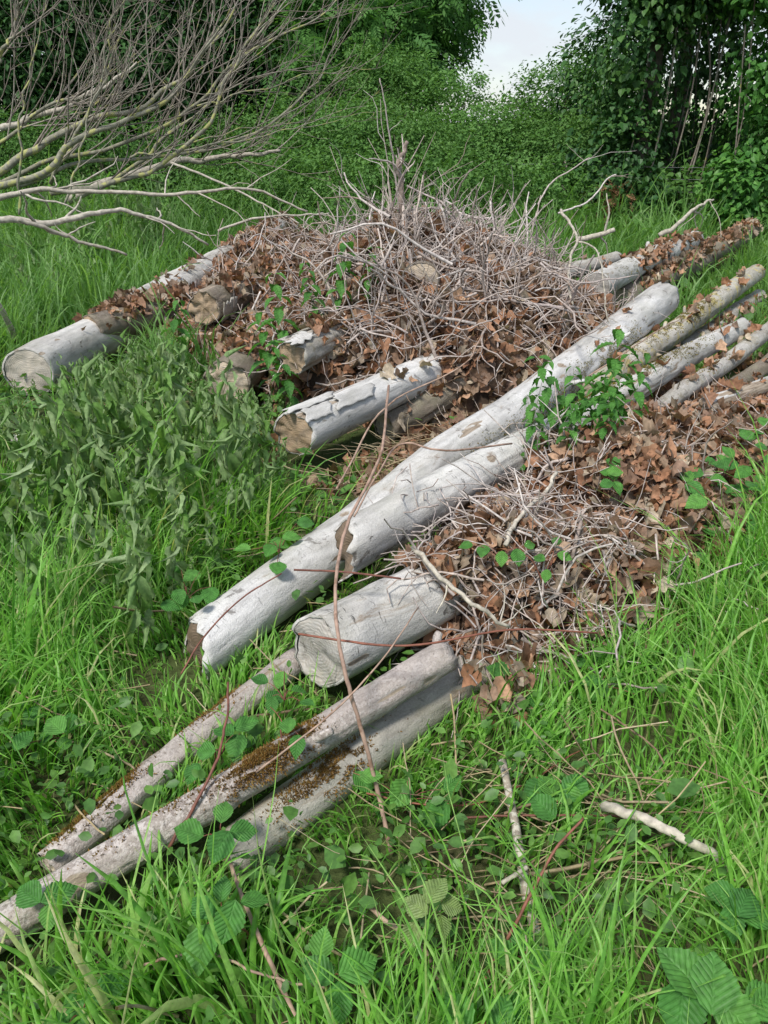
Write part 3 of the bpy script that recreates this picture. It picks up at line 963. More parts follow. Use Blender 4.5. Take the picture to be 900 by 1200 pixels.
# ------------------------------------------------------------------ dead twigs over the heaps
def twig_mesh(seed, K=9, wob=.28):
    global rng
    keep, rng = rng, np.random.default_rng(seed)
    p = twig_lines(np.zeros((1, 3)), np.array([[0, 1.0, 0]]), np.array([1.0]), K, wob, 0, .06)
    v, f = tubes(p, np.linspace(.011, .005, K)[None] * rng.uniform(.7, 1.3), 5)
    mb = MB().add(v, f, rng.random())
    for j in range(rng.integers(1, 4)):
        i = rng.integers(2, K - 2)
        b = twig_lines(p[:, i], nrm(np.array([[0, 1.0, 0]]) + rng.normal(size=(1, 3)) * .8), np.array([rng.uniform(.2, .45)]), 5, .3)
        v, f = tubes(b, np.linspace(.006, .003, 5)[None], 4)
        mb.add(v, f, rng.random())
    rng = keep
    return mb.mesh('twig', M['dead_twig'])


TWIGS = [twig_mesh(500 + i) for i in range(16)]


def lay_twigs(P, Nn, parent, n_single, n_stuff, length, rad, up=.1, size_single=(.35, .7), lie=None):
    n = n_stuff
    sel = rng.integers(len(P), size=n)
    p, m = P[sel], Nn[sel]
    d = nrm(rng.normal(size=(n, 3)))
    d = nrm(d - (d * m).sum(1, keepdims=True) * m + m * rng.normal(up, .28, (n, 1)))
    if lie is not None:
        d = nrm(d + lie * rng.uniform(.0, 1.4, (n, 1)))
    ln = length * np.clip(rng.lognormal(0, .4, n), .3, 1.55)
    L = twig_lines(p - d * ln[:, None] * .35 + m * rng.uniform(.0, .07, (n, 1)), d, ln, 7, .29, -.05, .11)
    R = (rad * rng.lognormal(0, .4, n))[:, None] * np.linspace(1.1, .55, 7)[None]
    v, f = tubes(L, R, 5)
    MB().add(v, f, np.repeat(rng.random(n), 35)).build('twig_tangle', M['dead_twig'], parent, stuff=True)
    dist = np.linalg.norm(P - np.array([0, 0, CAM_H]), axis=1)
    near = np.argsort(dist * rng.uniform(.8, 1.3, len(P)))[:n_single * 3]
    for k in rng.choice(near, n_single, replace=False):
        m = Nn[k]
        d = nrm(rng.normal(size=3))
        d = nrm(d - (d * m).sum() * m + m * rng.normal(up, .15) + (0 if lie is None else lie * .6))
        s = rng.uniform(*size_single)
        Rm = frames(m[None], d[None])[0]
        link('twig', TWIGS[rng.integers(16)], parent, mat4(Rm, P[k] + m * rng.uniform(.01, .06) - d * s * .4, s))


P, Nn = heap_points(main_bvh, (-.75, 1.75, 4.0, 7.2), 2600, .5)
# the upper and right part of the big heap is mostly twigs
top = (P[:, 2] > .48) & (P[:, 0] > -.35)
lay_twigs(P[top], Nn[top], main_heap, 120, 1300, .42, .0033, .10, (.35, .85))
lay_twigs(P[top], Nn[top], main_heap, 30, 230, .55, .0050, .12, (.6, 1.0))
lay_twigs(P[~top], Nn[~top], main_heap, 60, 620, .32, .0030, .05, (.3, .6))
P, Nn = heap_points(main_bvh, (-1.9, -.5, 4.9, 9.0), 700, .5)
lay_twigs(P, Nn, main_heap, 40, 420, .4, .004, .1)
P, Nn = heap_points(side_bvh, (-.05, 2.5, 1.7, 4.6), 1500, .4)
lo = P[:, 0] < .78
lay_twigs(P[lo], Nn[lo], side_heap, 80, 560, .26, .0026, .05, (.2, .5), lie=np.array([-.6, -.45, 0]))
lay_twigs(P[~lo], Nn[~lo], side_heap, 35, 330, .2, .0019, .05, (.2, .45))
q = [(rng.uniform(.08, .62), rng.uniform(2.0, 2.5)) for k in range(400)]
q = [h for h in (drop(ALL, *k, 1.5) for k in q) if h is not None and h[0][2] > .2]
lay_twigs(np.array([h[0] for h in q]), np.array([h[1] if h[1][2] > 0 else -h[1] for h in q]), side_heap, 24, 110, .24, .0024, .05, (.2, .4), lie=np.array([-.6, -.45, 0]))
# thin dead shoots standing up out of the heap top
def spiky(x0, x1, y0, y1, n, hgt, lean):
    st = []
    while len(st) < n:
        h = drop(main_bvh, rng.uniform(x0, x1), rng.uniform(y0, y1))
        if h is not None and h[0][2] > .3:
            st.append(h[0])
    st = np.array(st)
    d = nrm(rng.normal(size=(n, 3)) * np.array([.5, .4, .2]) + np.array([lean, 0, 1.0]))
    ln = hgt * rng.lognormal(0, .35, n)
    L = twig_lines(st - d * .1, d, ln + .1, 8, .2, .02, .06)
    v, f = tubes(L, (.0046 * rng.lognormal(0, .3, n))[:, None] * np.linspace(1.1, .35, 8)[None], 5)
    mb = MB().add(v, f, np.repeat(rng.random(n), 40))
    k = rng.integers(2, 6, n)
    d2 = nrm(d + rng.normal(size=(n, 3)) * .8)
    L2 = twig_lines(L[np.arange(n), k], d2, ln * .45, 6, .22, .03, .05)
    v, f = tubes(L2, (.0032 * np.ones(n))[:, None] * np.linspace(1, .4, 6)[None], 4)
    mb.add(v, f, np.repeat(rng.random(n), 24))
    mb.build('standing_shoots', M['dead_twig'], main_heap, stuff=True)


spiky(.0, 1.35, 5.0, 6.6, 150, .34, .15)
spiky(-.1, .22, 5.0, 5.6, 30, .45, .0)

# ------------------------------------------------------------------ grass
def occupied(x, y, zmax=1.3):
    h = ALL.ray_cast(Vector((x, y, zmax)), Vector((0, 0, -1)))
    return h[0].z if h[0] is not None else -1.0


def blades(x, y, length, width, lean_az, lean, droop, K=6, fold=False):
    """grass blades: roots (N,), each a folded tapering ribbon that arches over; returns verts, faces"""
    n = len(x)
    z0 = ground_z(x, y) - .01
    t = np.linspace(0, 1, K)
    ang = lean[:, None] + droop[:, None] * (t[None, :] ** 1.5)
    st = (length / (K - 1))[:, None]
    dr, dz = np.sin(ang) * st, np.cos(ang) * st
    r = np.concatenate([np.zeros((n, 1)), np.cumsum(dr[:, :-1], 1)], 1)
    zz = np.concatenate([np.zeros((n, 1)), np.cumsum(dz[:, :-1], 1)], 1)
    az = lean_az[:, None] + (rng.normal(0, .5, n)[:, None] * t[None, :])
    cx = x[:, None] + r * np.sin(az)
    cy = y[:, None] + r * np.cos(az)
    C = np.stack([cx, cy, z0[:, None] + zz], -1)
    tw = lean_az + math.pi / 2 + rng.normal(0, .5, n)
    sd = np.stack([np.sin(tw), np.cos(tw), rng.normal(0, .25, n)], -1)[:, None, :]
    w = width[:, None] * np.array([.7, 1.0, 1.0, .85, .55, .06])[None, :K] * .5
    if fold:        # keeled: two halves meeting in a crease
        Tn = nrm(np.gradient(C, axis=1))
        kn = np.cross(Tn, np.broadcast_to(sd, C.shape)) * (w * .55)[..., None]
        V = np.stack([C - sd * w[..., None], C - kn, C + sd * w[..., None]], 2).reshape(-1, 3)
        i = (np.arange(n) * 3 * K)[:, None] + np.arange(K - 1)[None] * 3
        return V, [np.stack([i, i + 1, i + 4, i + 3], -1).reshape(-1, 4), np.stack([i + 1, i + 2, i + 5, i + 4], -1).reshape(-1, 4)]
    V = np.stack([C - sd * w[..., None], C + sd * w[..., None]], 2).reshape(-1, 3)
    i = (np.arange(n) * 2 * K)[:, None] + np.arange(K - 1)[None] * 2
    q = np.stack([i, i + 1, i + 3, i + 2], -1).reshape(-1, 4)
    return V, [q]


def sow(y0, y1, per_m2, xm=.57, xo=.72):
    xs, ys = [], []
    n = int(per_m2 * (y1 - y0) * 2 * (xm * (y0 + y1) / 2 + xo))
    y = rng.uniform(y0, y1, n * 2)
    y = y[rng.random(len(y)) < (xm * y + xo) / (xm * y1 + xo)][:n]
    x = rng.uniform(-1, 1, len(y)) * (xm * y + xo)
    return x, y


def pixels(x, y, z=0.1):
    """where ground points fall in the photograph, to choose what grows there"""
    c, s = math.cos(PITCH), math.sin(PITCH)
    d = y * c - (z - CAM_H) * s
    up = y * s + (z - CAM_H) * c
    return 450 + F * x / d, 600 - F * up / d


def make_grass():
    zones = [  # y0, y1, per m2, length, width
        (.35, 1.5, 5600, .26, .0060), (1.5, 2.6, 4600, .27, .0066), (2.6, 4.0, 2900, .30, .0080), (4.0, 6.5, 1150, .34, .010), (6.5, 10.5, 500, .36, .015), (10.5, 15.5, 290, .48, .021)]
    mb, mb2 = MB(), MB()
    for (y0, y1, dens, ln, wd) in zones:
        x, y = sow(y0, y1, dens)
        # tussocks: growth comes and goes over a hand's breadth
        tn = fbm(np.stack([x * 3.2, y * 3.2, x * 0], -1), 61, 3)
        keep = rng.random(len(x)) < np.clip((tn - .22) * 2.6, .12, 1)
        u, v = pixels(x, y)
        # nettle bed left of the pile and the bramble tangle in front keep the grass thin
        bed = (u < 420 - (v - 500) * .6) & (v > 395) & (v < 680) & (y < 4.7)
        keep &= ~(bed & (rng.random(len(x)) < np.clip((720 - v) / 260, .3, .8)))
        tang = ((u - 610) / 190) ** 2 + ((v - 1010) / 130) ** 2 < 1
        keep &= ~(tang & (rng.random(len(x)) < .68))
        x, y, tn, u, v = x[keep], y[keep], tn[keep], u[keep], v[keep]
        occ = np.array([occupied(a, b) for a, b in zip(x, y)])
        ok = (occ < .03) | ((occ > .06) & (rng.random(len(x)) < .0))
        x, y, tn, u, v = x[ok], y[ok], tn[ok], u[ok], v[ok]
        n = len(x)
        azf = fbm(np.stack([x * 1.6, y * 1.6, x * 0], -1), 71, 2) * 6.283 * 2.2
        az = azf + rng.normal(0, .9, n)
        L = ln * rng.lognormal(0, .33, n) * (.6 + .75 * tn)
        front = ((u - 560) / 330) ** 2 + ((v - 1010) / 170) ** 2 < 1
        L = np.where(front, L * .75, L)
        near = np.full(n, 9.0)
        for (sa, sb, sr) in SEG:            # shaded out against the logs, trodden before their sawn ends
            ab = sb - sa
            tt = np.clip(((x - sa[0]) * ab[0] + (y - sa[1]) * ab[1]) / (ab @ ab), 0, 1)
            near = np.minimum(near, np.hypot(x - sa[0] - tt * ab[0], y - sa[1] - tt * ab[1]) - sr)
        L = L * np.clip(.34 + near / .42, .34, 1)
        for (cu, cv, cr, cf) in ((36, 478, .65, .3), (108, 440, .5, .4), (330, 560, .5, .45), (270, 500, .5, .4), (225, 800, .3, .55), (610, 800, .35, .5), (120, 950, .3, .6), (700, 690, .3, .5), (420, 585, .40, .15), (520, 520, .45, .15), (600, 470, .4, .2), (780, 990, .28, .45), (470, 545, .35, .15)):
            cp = PZ(cu, cv, 0)
            L = L * (1 - (1 - cf) * np.exp(-((x - cp[0]) ** 2 + (y - cp[1]) ** 2) / cr ** 2 * 1.5))
        W = wd * rng.lognormal(0, .3, n)
        broad = (u < 330) & (v > 1010)          # broad-bladed grass in the near corner
        W = np.where(broad & (rng.random(n) < .45), W * 2.1, W)
        L = np.where(broad, L * 1.15, L)
        tall = (u < 320) & (y > 4.8) & (y < 11)
        L = np.where(tall, L * rng.uniform(1.0, 1.45, n), L)
        V, fc = blades(x, y, L, W, az, np.abs(rng.normal(.22, .2, n)), np.clip(rng.normal(1.25, .6, n), .1, 2.8), fold=y0 < 2.6)
        hue = np.repeat(np.where(W > wd * 1.5, rng.random(n) * .9, rng.random(n)), 18 if y0 < 2.6 else 12)
        if y0 >= 4.0:
            mb2.add(V, fc, hue)
        else:
            mb.add(V, fc, hue)
    mb.build('grass', M['grass'], stuff=True)
    mb2.build('meadow_grass', M['grass_far'], stuff=True)
    # dead straw and old stems lying in the grass
    x, y = sow(.5, 5.5, 110)
    u, v = pixels(x, y)
    tang = ((u - 610) / 210) ** 2 + ((v - 1000) / 120) ** 2 < 1
    x2, y2 = x[tang], y[tang]
    x, y = np.concatenate([x[::3]] + [x2 + rng.normal(0, .05, len(x2)) for _ in range(4)]), np.concatenate([y[::3]] + [y2 + rng.normal(0, .05, len(y2)) for _ in range(4)])
    q = np.array([PZ(u_, v_, 0) for u_, v_ in zip(rng.uniform(390, 610, 260), rng.uniform(450, 600, 260))])
    x, y = np.concatenate([x, q[:, 0]]), np.concatenate([y, q[:, 1]])
    occ = np.array([occupied(a, b) for a, b in zip(x, y)])
    x, y = x[occ < .02], y[occ < .02]
    n = len(x)
    d = nrm(np.stack([rng.normal(0, 1, n), rng.normal(0, .5, n), np.abs(rng.normal(.05, .18, n))], -1))
    st = np.stack([x, y, ground_z(x, y) + rng.uniform(.01, .10, n)], -1)
    Ls = twig_lines(st, d, rng.uniform(.1, .32, n), 6, .1, -.03, .04)
    Vv, fc = tubes(Ls, np.full((n, 6), .0017) * rng.lognormal(0, .35, (n, 1)), 4)
    MB().add(Vv, fc, np.repeat(rng.random(n), 24)).build('dry_straw', M['straw'], stuff=True)


make_grass()


# ------------------------------------------------------------------ leaf shapes
def leaflet(seed, w=.62, ny=9, nx=3, serr=.06, pleat=.035, fold=.18, droop=.35, curl=0.0, veins=0):
    """a toothed leaf one unit long, creased along its side veins: base at the origin, +y along it, z up"""
    r = np.random.default_rng(seed)
    if veins:
        ny = 2 * veins + 3
    t = np.linspace(0, 1, ny)
    prof = np.sin(math.pi * np.clip(t, 0, 1) ** .72) ** .8 * (1 - .25 * t ** 3)
    prof[0], prof[-1] = .04, .02
    cols = np.linspace(-1, 1, 2 * nx + 1)
    T, Cc = np.meshgrid(t, cols, indexing='ij')
    zig = np.where(np.arange(ny)[:, None] % 2, 1, -1)
    half = (w / 2 * prof)[:, None] * (1 + serr * zig * (np.abs(Cc) > .9))
    x = Cc * half
    y = T + np.abs(Cc) * .16 * np.sin(math.pi * T) ** .7 * (1 - T)
    z = fold * np.abs(x) - droop * T ** 2 * .6 + pleat * zig * np.sqrt(np.abs(Cc)) * np.sin(math.pi * np.clip(T, .02, .98))
    z = z + r.normal(0, .010, z.shape) - curl * x ** 2 * 3
    idx = np.arange(T.size).reshape(T.shape)
    q = np.stack([idx[:-1, :-1], idx[:-1, 1:], idx[1:, 1:], idx[1:, :-1]], -1).reshape(-1, 4)
    return np.stack([x, y, z], -1).reshape(-1, 3), [q]


BRAMBLE = [leaflet(300 + i, w=.72 + .06 * (i % 3), serr=.05, pleat=.020, fold=.15 + .1 * (i % 2), droop=.2 + .12 * (i % 4), nx=2, veins=7) for i in range(6)]
NETTLE = [leaflet(320 + i, w=.56, ny=8, nx=2, serr=.10, pleat=.016, fold=.3, droop=.55 + .15 * i, veins=5) for i in range(4)]
WILT = [leaflet(340 + i, w=.34 + .06 * (i % 3), ny=8, nx=2, serr=.10, pleat=.02, fold=.5 + .25 * (i % 4), droop=.9 + .35 * i, curl=-.8) for i in range(5)]
BR_ME = [MB().add(v, f, r).mesh('leaf', M['bramble']) for (v, f) in BRAMBLE for r in (.15, .5, .85)]
BRP_ME = [MB().add(v, f, r).mesh('leaf', M['bramble_pale']) for (v, f) in BRAMBLE[:3] for r in (.2, .7)]
NE_ME = [MB().add(v, f, r).mesh('leaf', M['nettle']) for (v, f) in NETTLE for r in (.2, .7)]
WI_ME = [MB().add(v, f, r).mesh('leaf', M['wilt']) for (v, f) in WILT for r in (.2, .7)]

# ground cover: small leaves of cleavers, ground ivy and seedlings among the grass roots
def ground_cover():
    mb = MB()
    tv = np.array([(0, 0, 0), (-.30, .3, .06), (-.26, .68, .02), (0, 1, -.08), (.26, .68, .02), (.30, .3, .06), (0, .5, -.03)])
    tf = [np.array([(0, 6, 1), (1, 6, 2), (2, 6, 3), (3, 6, 4), (4, 6, 5), (5, 6, 0)])]
    for (y0, y1, dens, sz) in ((.4, 1.7, 1500, .026), (1.7, 3.2, 900, .033), (3.2, 5.5, 420, .05), (5.5, 10, 150, .08)):
        x, y = sow(y0, y1, dens)
        c = fbm(np.stack([x * 2.6, y * 2.6, x * 0 + 4], -1), 91, 3)
        u, v = pixels(x, y)
        more = ((u - 620) / 230) ** 2 + ((v - 1060) / 160) ** 2 < 1
        k = rng.random(len(x)) < np.where(more, 1.0, np.clip((c - .42) * 4, .03, 1))
        x, y, c = x[k], y[k], c[k]
        occ = np.array([occupied(a, b) for a, b in zip(x, y)])
        k = occ < .03
        x, y = x[k], y[k]
        n = len(x)
        t = np.stack([x, y, ground_z(x, y) + rng.uniform(.01, .16, n)], -1)
        Rm = frames(nrm(rng.normal(size=(n, 3)) * .55 + np.array([0, 0, 1.0])), rng.normal(size=(n, 3)))
        V, fc = scatter(tv, tf, Rm, sz * rng.lognormal(0, .35, n), t)
        mb.add(V, fc, np.repeat(rng.random(n), 7))
    mb.build('ground_cover', M['cover'], stuff=True)


ground_cover()


# ------------------------------------------------------------------ nettles
def nettle_proto(seed, wilted, h):
    r = np.random.default_rng(seed)
    K = 9
    t = np.linspace(0, 1, K)
    lean = r.normal(0, .14, 2)
    bend = .10 if wilted else .03
    C = np.stack([lean[0] * t * h + bend * h * np.maximum(0, t - .75) ** 2 * 8 * r.normal(), lean[1] * t * h + bend * h * np.maximum(0, t - .75) ** 2 * 8 * r.normal(), t * h * (1 - (.05 if wilted else 0) * t)], -1)
    v, f = tubes(C, .0042 - .0026 * t, 5)
    stem = MB().add(v, f, r.random()).mesh('stem', M['green_stem'])
    leaves = []
    pairs = 11 if wilted else 8
    for k in range(pairs):
        s = (.22 if wilted else .26) + .74 * k / (pairs - 1)
        p = np.array([np.interp(s, t, C[:, i]) for i in range(3)])
        a0 = (k % 2) * math.pi / 2 + r.normal(0, .3)
        size = (.165 if wilted else .22) * (1 - .55 * abs(s - .55) * 1.6) * r.uniform(.85, 1.15)
        for a in (a0, a0 + math.pi):
            o = np.array([math.cos(a), math.sin(a), 0])
            if wilted:
                d = nrm(o * r.uniform(.5, 1.6) + np.array([0, 0, r.uniform(-1.0, -.35)]) + r.normal(0, .25, 3))
                nn = nrm(o + np.array([0, 0, .4]) + r.normal(0, .3, 3))
                q = p + o * .02
            else:
                d = nrm(o + np.array([0, 0, .15 - .3 * (1 - s)]))
                nn = nrm(np.array([0, 0, 1.0]) + o * .25 + r.normal(0, .15, 3))
                q = p + o * .018
            Rm = frames(nn[None], d[None])[0]
            leaves.append((int(r.integers(100)), mat4(Rm, q, size)))
    return stem, leaves


WPROTO = [nettle_proto(400 + i, True, 1.0) for i in range(7)]
NPROTO = [nettle_proto(420 + i, False, 1.0) for i in range(4)]


def nettle(proto, pool, loc, height, turn, label, group, cat='nettle', name='nettle', tilt=(0, 0)):
    stem, leaves = proto
    Mx = Matrix.Translation(Vector(loc)) @ Matrix.Rotation(turn, 4, 'Z') @ Matrix.Rotation(tilt[0], 4, 'X') @ Matrix.Rotation(tilt[1], 4, 'Y')
    root = empty(name, None, label, cat, group, M=Mx)
    sc = Matrix.Diagonal((height, height, height, 1))
    link('stem', stem, root, sc)
    k = 1.0 if height > .55 else 1.0
    for (i, m) in leaves:
        link('leaf', pool[i % len(pool)], root, sc @ m)
    return root


# the bed of drooping nettles left of the pile


def capped(p, h):
    """nettles stop short of the sawn ends that show above them"""
    u, v = pixels(p[0], p[1], 0)
    top = np.interp(u, [-60, 75, 95, 135, 225, 245, 300, 330, 420], [470, 474, 428, 404, 400, 452, 458, 512, 548])
    while h > .2 and pixels(p[0], p[1], h)[1] < top:
        h -= .02
    return h


def wl(p):
    u, v = pixels(p[0], p[1], 0)
    spot = ('before the big square sawn face' if u < 150 and v < 590 else 'before the stump-like log end and split log' if u < 290 and v < 590 else
            'before the cracked pale log' if v < 590 else 'thinly scattered at the grassy end of the bed' if u < 170 else 'along the near half of the longest white log')
    return 'wilted grey-green nettle ' + spot, 'wilted nettles ' + spot


cand = []
for k in range(7000):
    u, v = rng.uniform(-40, 420), rng.uniform(480, 790)
    if u > 400 - (v - 500) * .75:
        continue
    p = PZ(u, v, 0)
    if occupied(p[0], p[1]) > .03:
        continue
    dens = 1.0 if v < 600 or (u > 230 and v < 690) else .5 if v < 680 else .22
    if rng.random() > dens or any((p[0] - c[0]) ** 2 + (p[1] - c[1]) ** 2 < .0165 for c in cand):
        continue
    cand.append(p)
    if len(cand) >= 150:
        break
for i, p in enumerate(cand):
    nettle(WPROTO[i % 7], WI_ME, (p[0], p[1], float(ground_z(p[0], p[1]))), capped(p, rng.uniform(.45, .75) * (1.0 if p[1] > 2.5 else .75)), rng.uniform(0, 6.28), *wl(p), tilt=tuple(rng.normal(0, .1, 2)))
# drooping nettles in the long grass behind the big pale log
k = 0
while k < 34:
    u, v = rng.uniform(60, 345), rng.uniform(262, 400)
    p = PZ(u, v, 0)
    if occupied(p[0], p[1]) > .03 or v > 395 - (u - 40) * .55:
        continue
    nettle(WPROTO[k % 7], WI_ME, (p[0], p[1], float(ground_z(p[0], p[1]))), rng.uniform(.65, 1.0), rng.uniform(0, 6.28), 'tall drooping nettle in long grass behind the big pale square-faced log', 'drooping nettles behind the pile', tilt=tuple(rng.normal(0, .08, 2)))
    k += 1


def on_top(u, v, y):
    p = PY(u, v, y)
    z = occupied(p[0], p[1], 1.5)
    return np.array([p[0], p[1], max(z, float(ground_z(p[0], p[1])))])


for (u, y, z, hgt, lab) in ((392, 4.75, .50, .52, 'vigorous fresh nettle on the left flank of the brush heap, tallest there'.replace('left flank', 'leafy flank')),
                            (372, 4.70, .46, .40, 'fresh nettle just before the tallest nettle of the heap flank'),
                            (425, 4.75, .58, .36, 'fresh nettle above the splintered dark-ended log'),
                            (335, 4.5, .20, .62, 'fresh nettle in the gap beside the dark-ended log'),
                            (316, 4.4, .10, .55, 'short fresh nettle between the stump-like log end and dark-ended log'),
                            (186, 4.9, .02, .58, 'dark green climbing nettle in front of the dark-rimmed log'),
                            (350, 4.2, .05, .45, 'fresh nettle at the foot of the brush heap over the cracked pale log')):
    p = PY(u, 500, y)
    x = (u - 450) / F * (y * math.cos(PITCH) + (CAM_H - z - hgt * .5) * math.sin(PITCH))
    nettle(NPROTO[int(u) % 4], NE_ME, (x, y, z), hgt, u * .1, lab, 'fresh nettles among the logs')
side_n = (((697, 530, .3), .55, 'tallest bright nettle standing between the torn log and leaf ridge'), ((668, 535, .3), .40, 'bright nettle beside the tallest one, over the torn log'),
          ((640, 545, .3), .28, 'low bushy nettle over the middle of the torn log'), ((655, 555, .3), .26, 'low bushy nettle nearest the dead ivy stems'), ((726, 528, .3), .32, 'small nettle behind the tallest bright nettle'),
          ((690, 556, .3), .26, 'lowest nettle in the bright clump, against the brown leaves'), ((620, 556, .3), .22, 'tiny nettle sprouting beside the torn log'))
side_n = side_n + tuple(((rng.uniform(612, 735), rng.uniform(522, 560), .3), rng.uniform(.22, .36), 'low bright nettle crowded around the tallest bright nettle by the torn log') for k in range(9))
for i, (a, hgt, lab) in enumerate(side_n):
    q = PZ(*a)
    q[2] = max(occupied(q[0], q[1]), 0) - .03
    nettle(NPROTO[i % 4], NE_ME, q, hgt * 1.05, i * 1.3, lab, 'bright nettles by the torn log', tilt=(rng.normal(0, .12), rng.normal(0, .12)))


# ------------------------------------------------------------------ brambles
def bramble(label, root_px, leaves, pale=False, name='bramble', stemr=.0028, group='brambles in and around the pile'):
    """leaves: (u, v, z, length in metres, heading in degrees); each leaflet is its own part on one stem mesh"""
    rp = PZ(root_px[0], root_px[1], 0.0)
    rp[2] = float(ground_z(rp[0], rp[1]))
    if len(root_px) > 2:
        rp = PZ(*root_px)
    root = empty(name, rp, label, 'bramble', group)
    pts = [PZ(u, v, z) for (u, v, z, s, h) in leaves]
    hub = np.mean(pts, 0) - np.array([0, 0, .03])
    mb = MB()
    mid = (rp + hub) / 2 + np.array([rng.normal(0, .02), rng.normal(0, .02), .05])
    v, f = tubes(catmull([rp, mid, hub], 9) - rp, np.linspace(stemr, stemr * .6, 9), 5)
    mb.add(v, f, rng.random())
    for p, (u, vv, z, s, hd) in zip(pts, leaves):
        a = math.radians(hd)
        d = nrm(np.array([math.sin(a), math.cos(a), rng.normal(-.1, .12)]))
        s *= 1.18 if rp[1] < 1.6 else 1.0
        base = p - d * s * .5
        v, f = tubes(catmull([hub, (hub + base) / 2 + np.array([0, 0, .012]), base], 6) - rp, np.linspace(stemr * .55, stemr * .35, 6), 4)
        mb.add(v, f, rng.random())
        nn = nrm(np.array([rng.normal(0, .22), -.35 + rng.normal(0, .2), 1.0]))
        Rm = frames(nn[None], d[None])[0]
        pool = BRP_ME if pale else BR_ME
        link('leaf', pool[rng.integers(len(pool))], root, mat4(Rm, base - rp, s))
    mb.build('stem', M['red_cane'] if not pale else M['green_stem'], root)
    return root


bramble('three-leaved bramble spray over the thin pink-grey log, uppermost of the front sprays', (272, 1010), ((222, 976, .2, .062, -70), (258, 990, .22, .062, 200), (286, 972, .21, .055, 80), (262, 955, .21, .05, 0)))
bramble('broad-leaved bramble spray of five round leaves growing from the brown cane in grass', (288, 1100), ((238, 1063, .2, .058, -50), (270, 1078, .22, .068, 185), (299, 1056, .2, .05, 75), (233, 1110, .17, .075, 190), (262, 1045, .19, .045, 0)))
bramble('bramble pair of deeply ribbed round leaves below the brown cane', (400, 1190), ((372, 1140, .18, .062, -60), (420, 1132, .2, .07, 60), (392, 1172, .17, .06, 190), (378, 1110, .16, .05, 10)))
bramble('bramble leaf pair over the near tip of the thin pink-grey log', (60, 1090), ((34, 1048, .16, .06, -60), (70, 1047, .17, .065, 50), (55, 1072, .15, .05, 180)))
bramble('bramble leaves low in the broad grass of the near corner', (110, 1230), ((92, 1183, .14, .075, 170), (60, 1195, .13, .06, -80), (128, 1160, .15, .06, 60)))
bramble('bramble sprig sprouting between the thin crusty and thin pink-grey logs', (255, 905), ((288, 852, .19, .06, 60), (262, 858, .2, .055, -60), (276, 872, .19, .06, 190), (240, 880, .18, .05, -80), (225, 905, .16, .05, 200)))
bramble('bramble sprig on the brown-mossed middle of the thin pink-grey log', (335, 890, .15), ((348, 872, .25, .05, 180), (338, 850, .26, .045, 0), (322, 818, .22, .055, 20)))
bramble('bramble tip hanging over the near end of the longest white log', (330, 850), ((328, 795, .26, .055, 200), (305, 800, .25, .05, -70), (352, 808, .26, .055, 60), (318, 822, .24, .05, 180), (360, 826, .25, .045, 120)))
bramble('pale sickly bramble shoot beside the short lichen-flecked stick', (505, 1120), ((488, 1062, .18, .05, -50), (512, 1048, .2, .055, 40), (482, 1095, .15, .045, 200), (530, 1062, .18, .04, 100), (520, 1085, .16, .04, 170)), pale=True)
bramble('bramble leaves at the foot of the short lichen-flecked stick', (620, 1140), ((590, 1118, .12, .055, -40), (635, 1128, .13, .055, 60), (612, 1098, .14, .05, 0), (655, 1150, .12, .05, 100)))
bramble('bramble with the biggest ribbed leaves, in the near corner grass', (850, 1230), ((795, 1146, .22, .085, -40), (833, 1158, .23, .09, 20), (800, 1182, .2, .085, 200), (862, 1190, .2, .09, 120), (895, 1172, .2, .08, 60)))
bramble('bramble leaves at the very bottom between two grass tussocks', (560, 1235), ((536, 1190, .14, .06, -30), (586, 1192, .14, .06, 30), (612, 1180, .13, .05, 70)))
bramble('bramble clump in the grass beyond the curved pale stick', (862, 1090), ((846, 1048, .16, .06, -60), (872, 1058, .17, .065, 40), (858, 1082, .15, .06, 190), (890, 1078, .15, .06, 90)))
bramble('young bramble shoot of bright leaves arching over the dead ivy stems', (640, 690, .3), ((566, 645, .42, .055, 200), (588, 650, .43, .05, 190), (608, 648, .43, .06, 175), (546, 640, .42, .045, -90), (620, 640, .42, .04, 60)), pale=False)
bramble('small glossy bramble sprout in the middle of the dead ivy stems', (650, 680, .3), ((632, 655, .40, .045, -40), (652, 636, .42, .045, 20), (662, 652, .41, .05, 110), (640, 672, .38, .045, 200)))
for i, (u, v, z, lab) in enumerate(((720, 545, .42, 'dark bramble trailing over brown leaves just below the bright nettles'), (765, 525, .42, 'dark bramble trailing over the top of the leaf ridge'),
                                 (800, 560, .40, 'dark bramble on the outer slope of the leaf ridge'), (845, 545, .36, 'dark bramble leaves over the brown ridge near the slender log'),
                                 (885, 515, .34, 'bramble by the bleached bare log'), (886, 575, .28, 'bramble rooted in the grass edge of the leaf ridge'),
                                 (850, 610, .24, 'low bramble in deep shade below the leaf ridge'), (800, 640, .2, 'low bramble in front of the largest curled leaves'),
                                 (880, 650, .2, 'low dark bramble among the grass beside the ridge'), (760, 665, .16, 'bramble leaves where grass meets hanging dead leaves'), (820, 690, .16, 'bramble seedling patch under tall grass below the ridge'))):
    lv = [(u + rng.normal(0, 20), v + rng.normal(0, 15), z + rng.normal(0, .02), rng.uniform(.055, .085), rng.uniform(0, 360)) for k in range(9)]
    bramble(lab, (u + 10, v + 30, max(z - .15, .0)), lv)
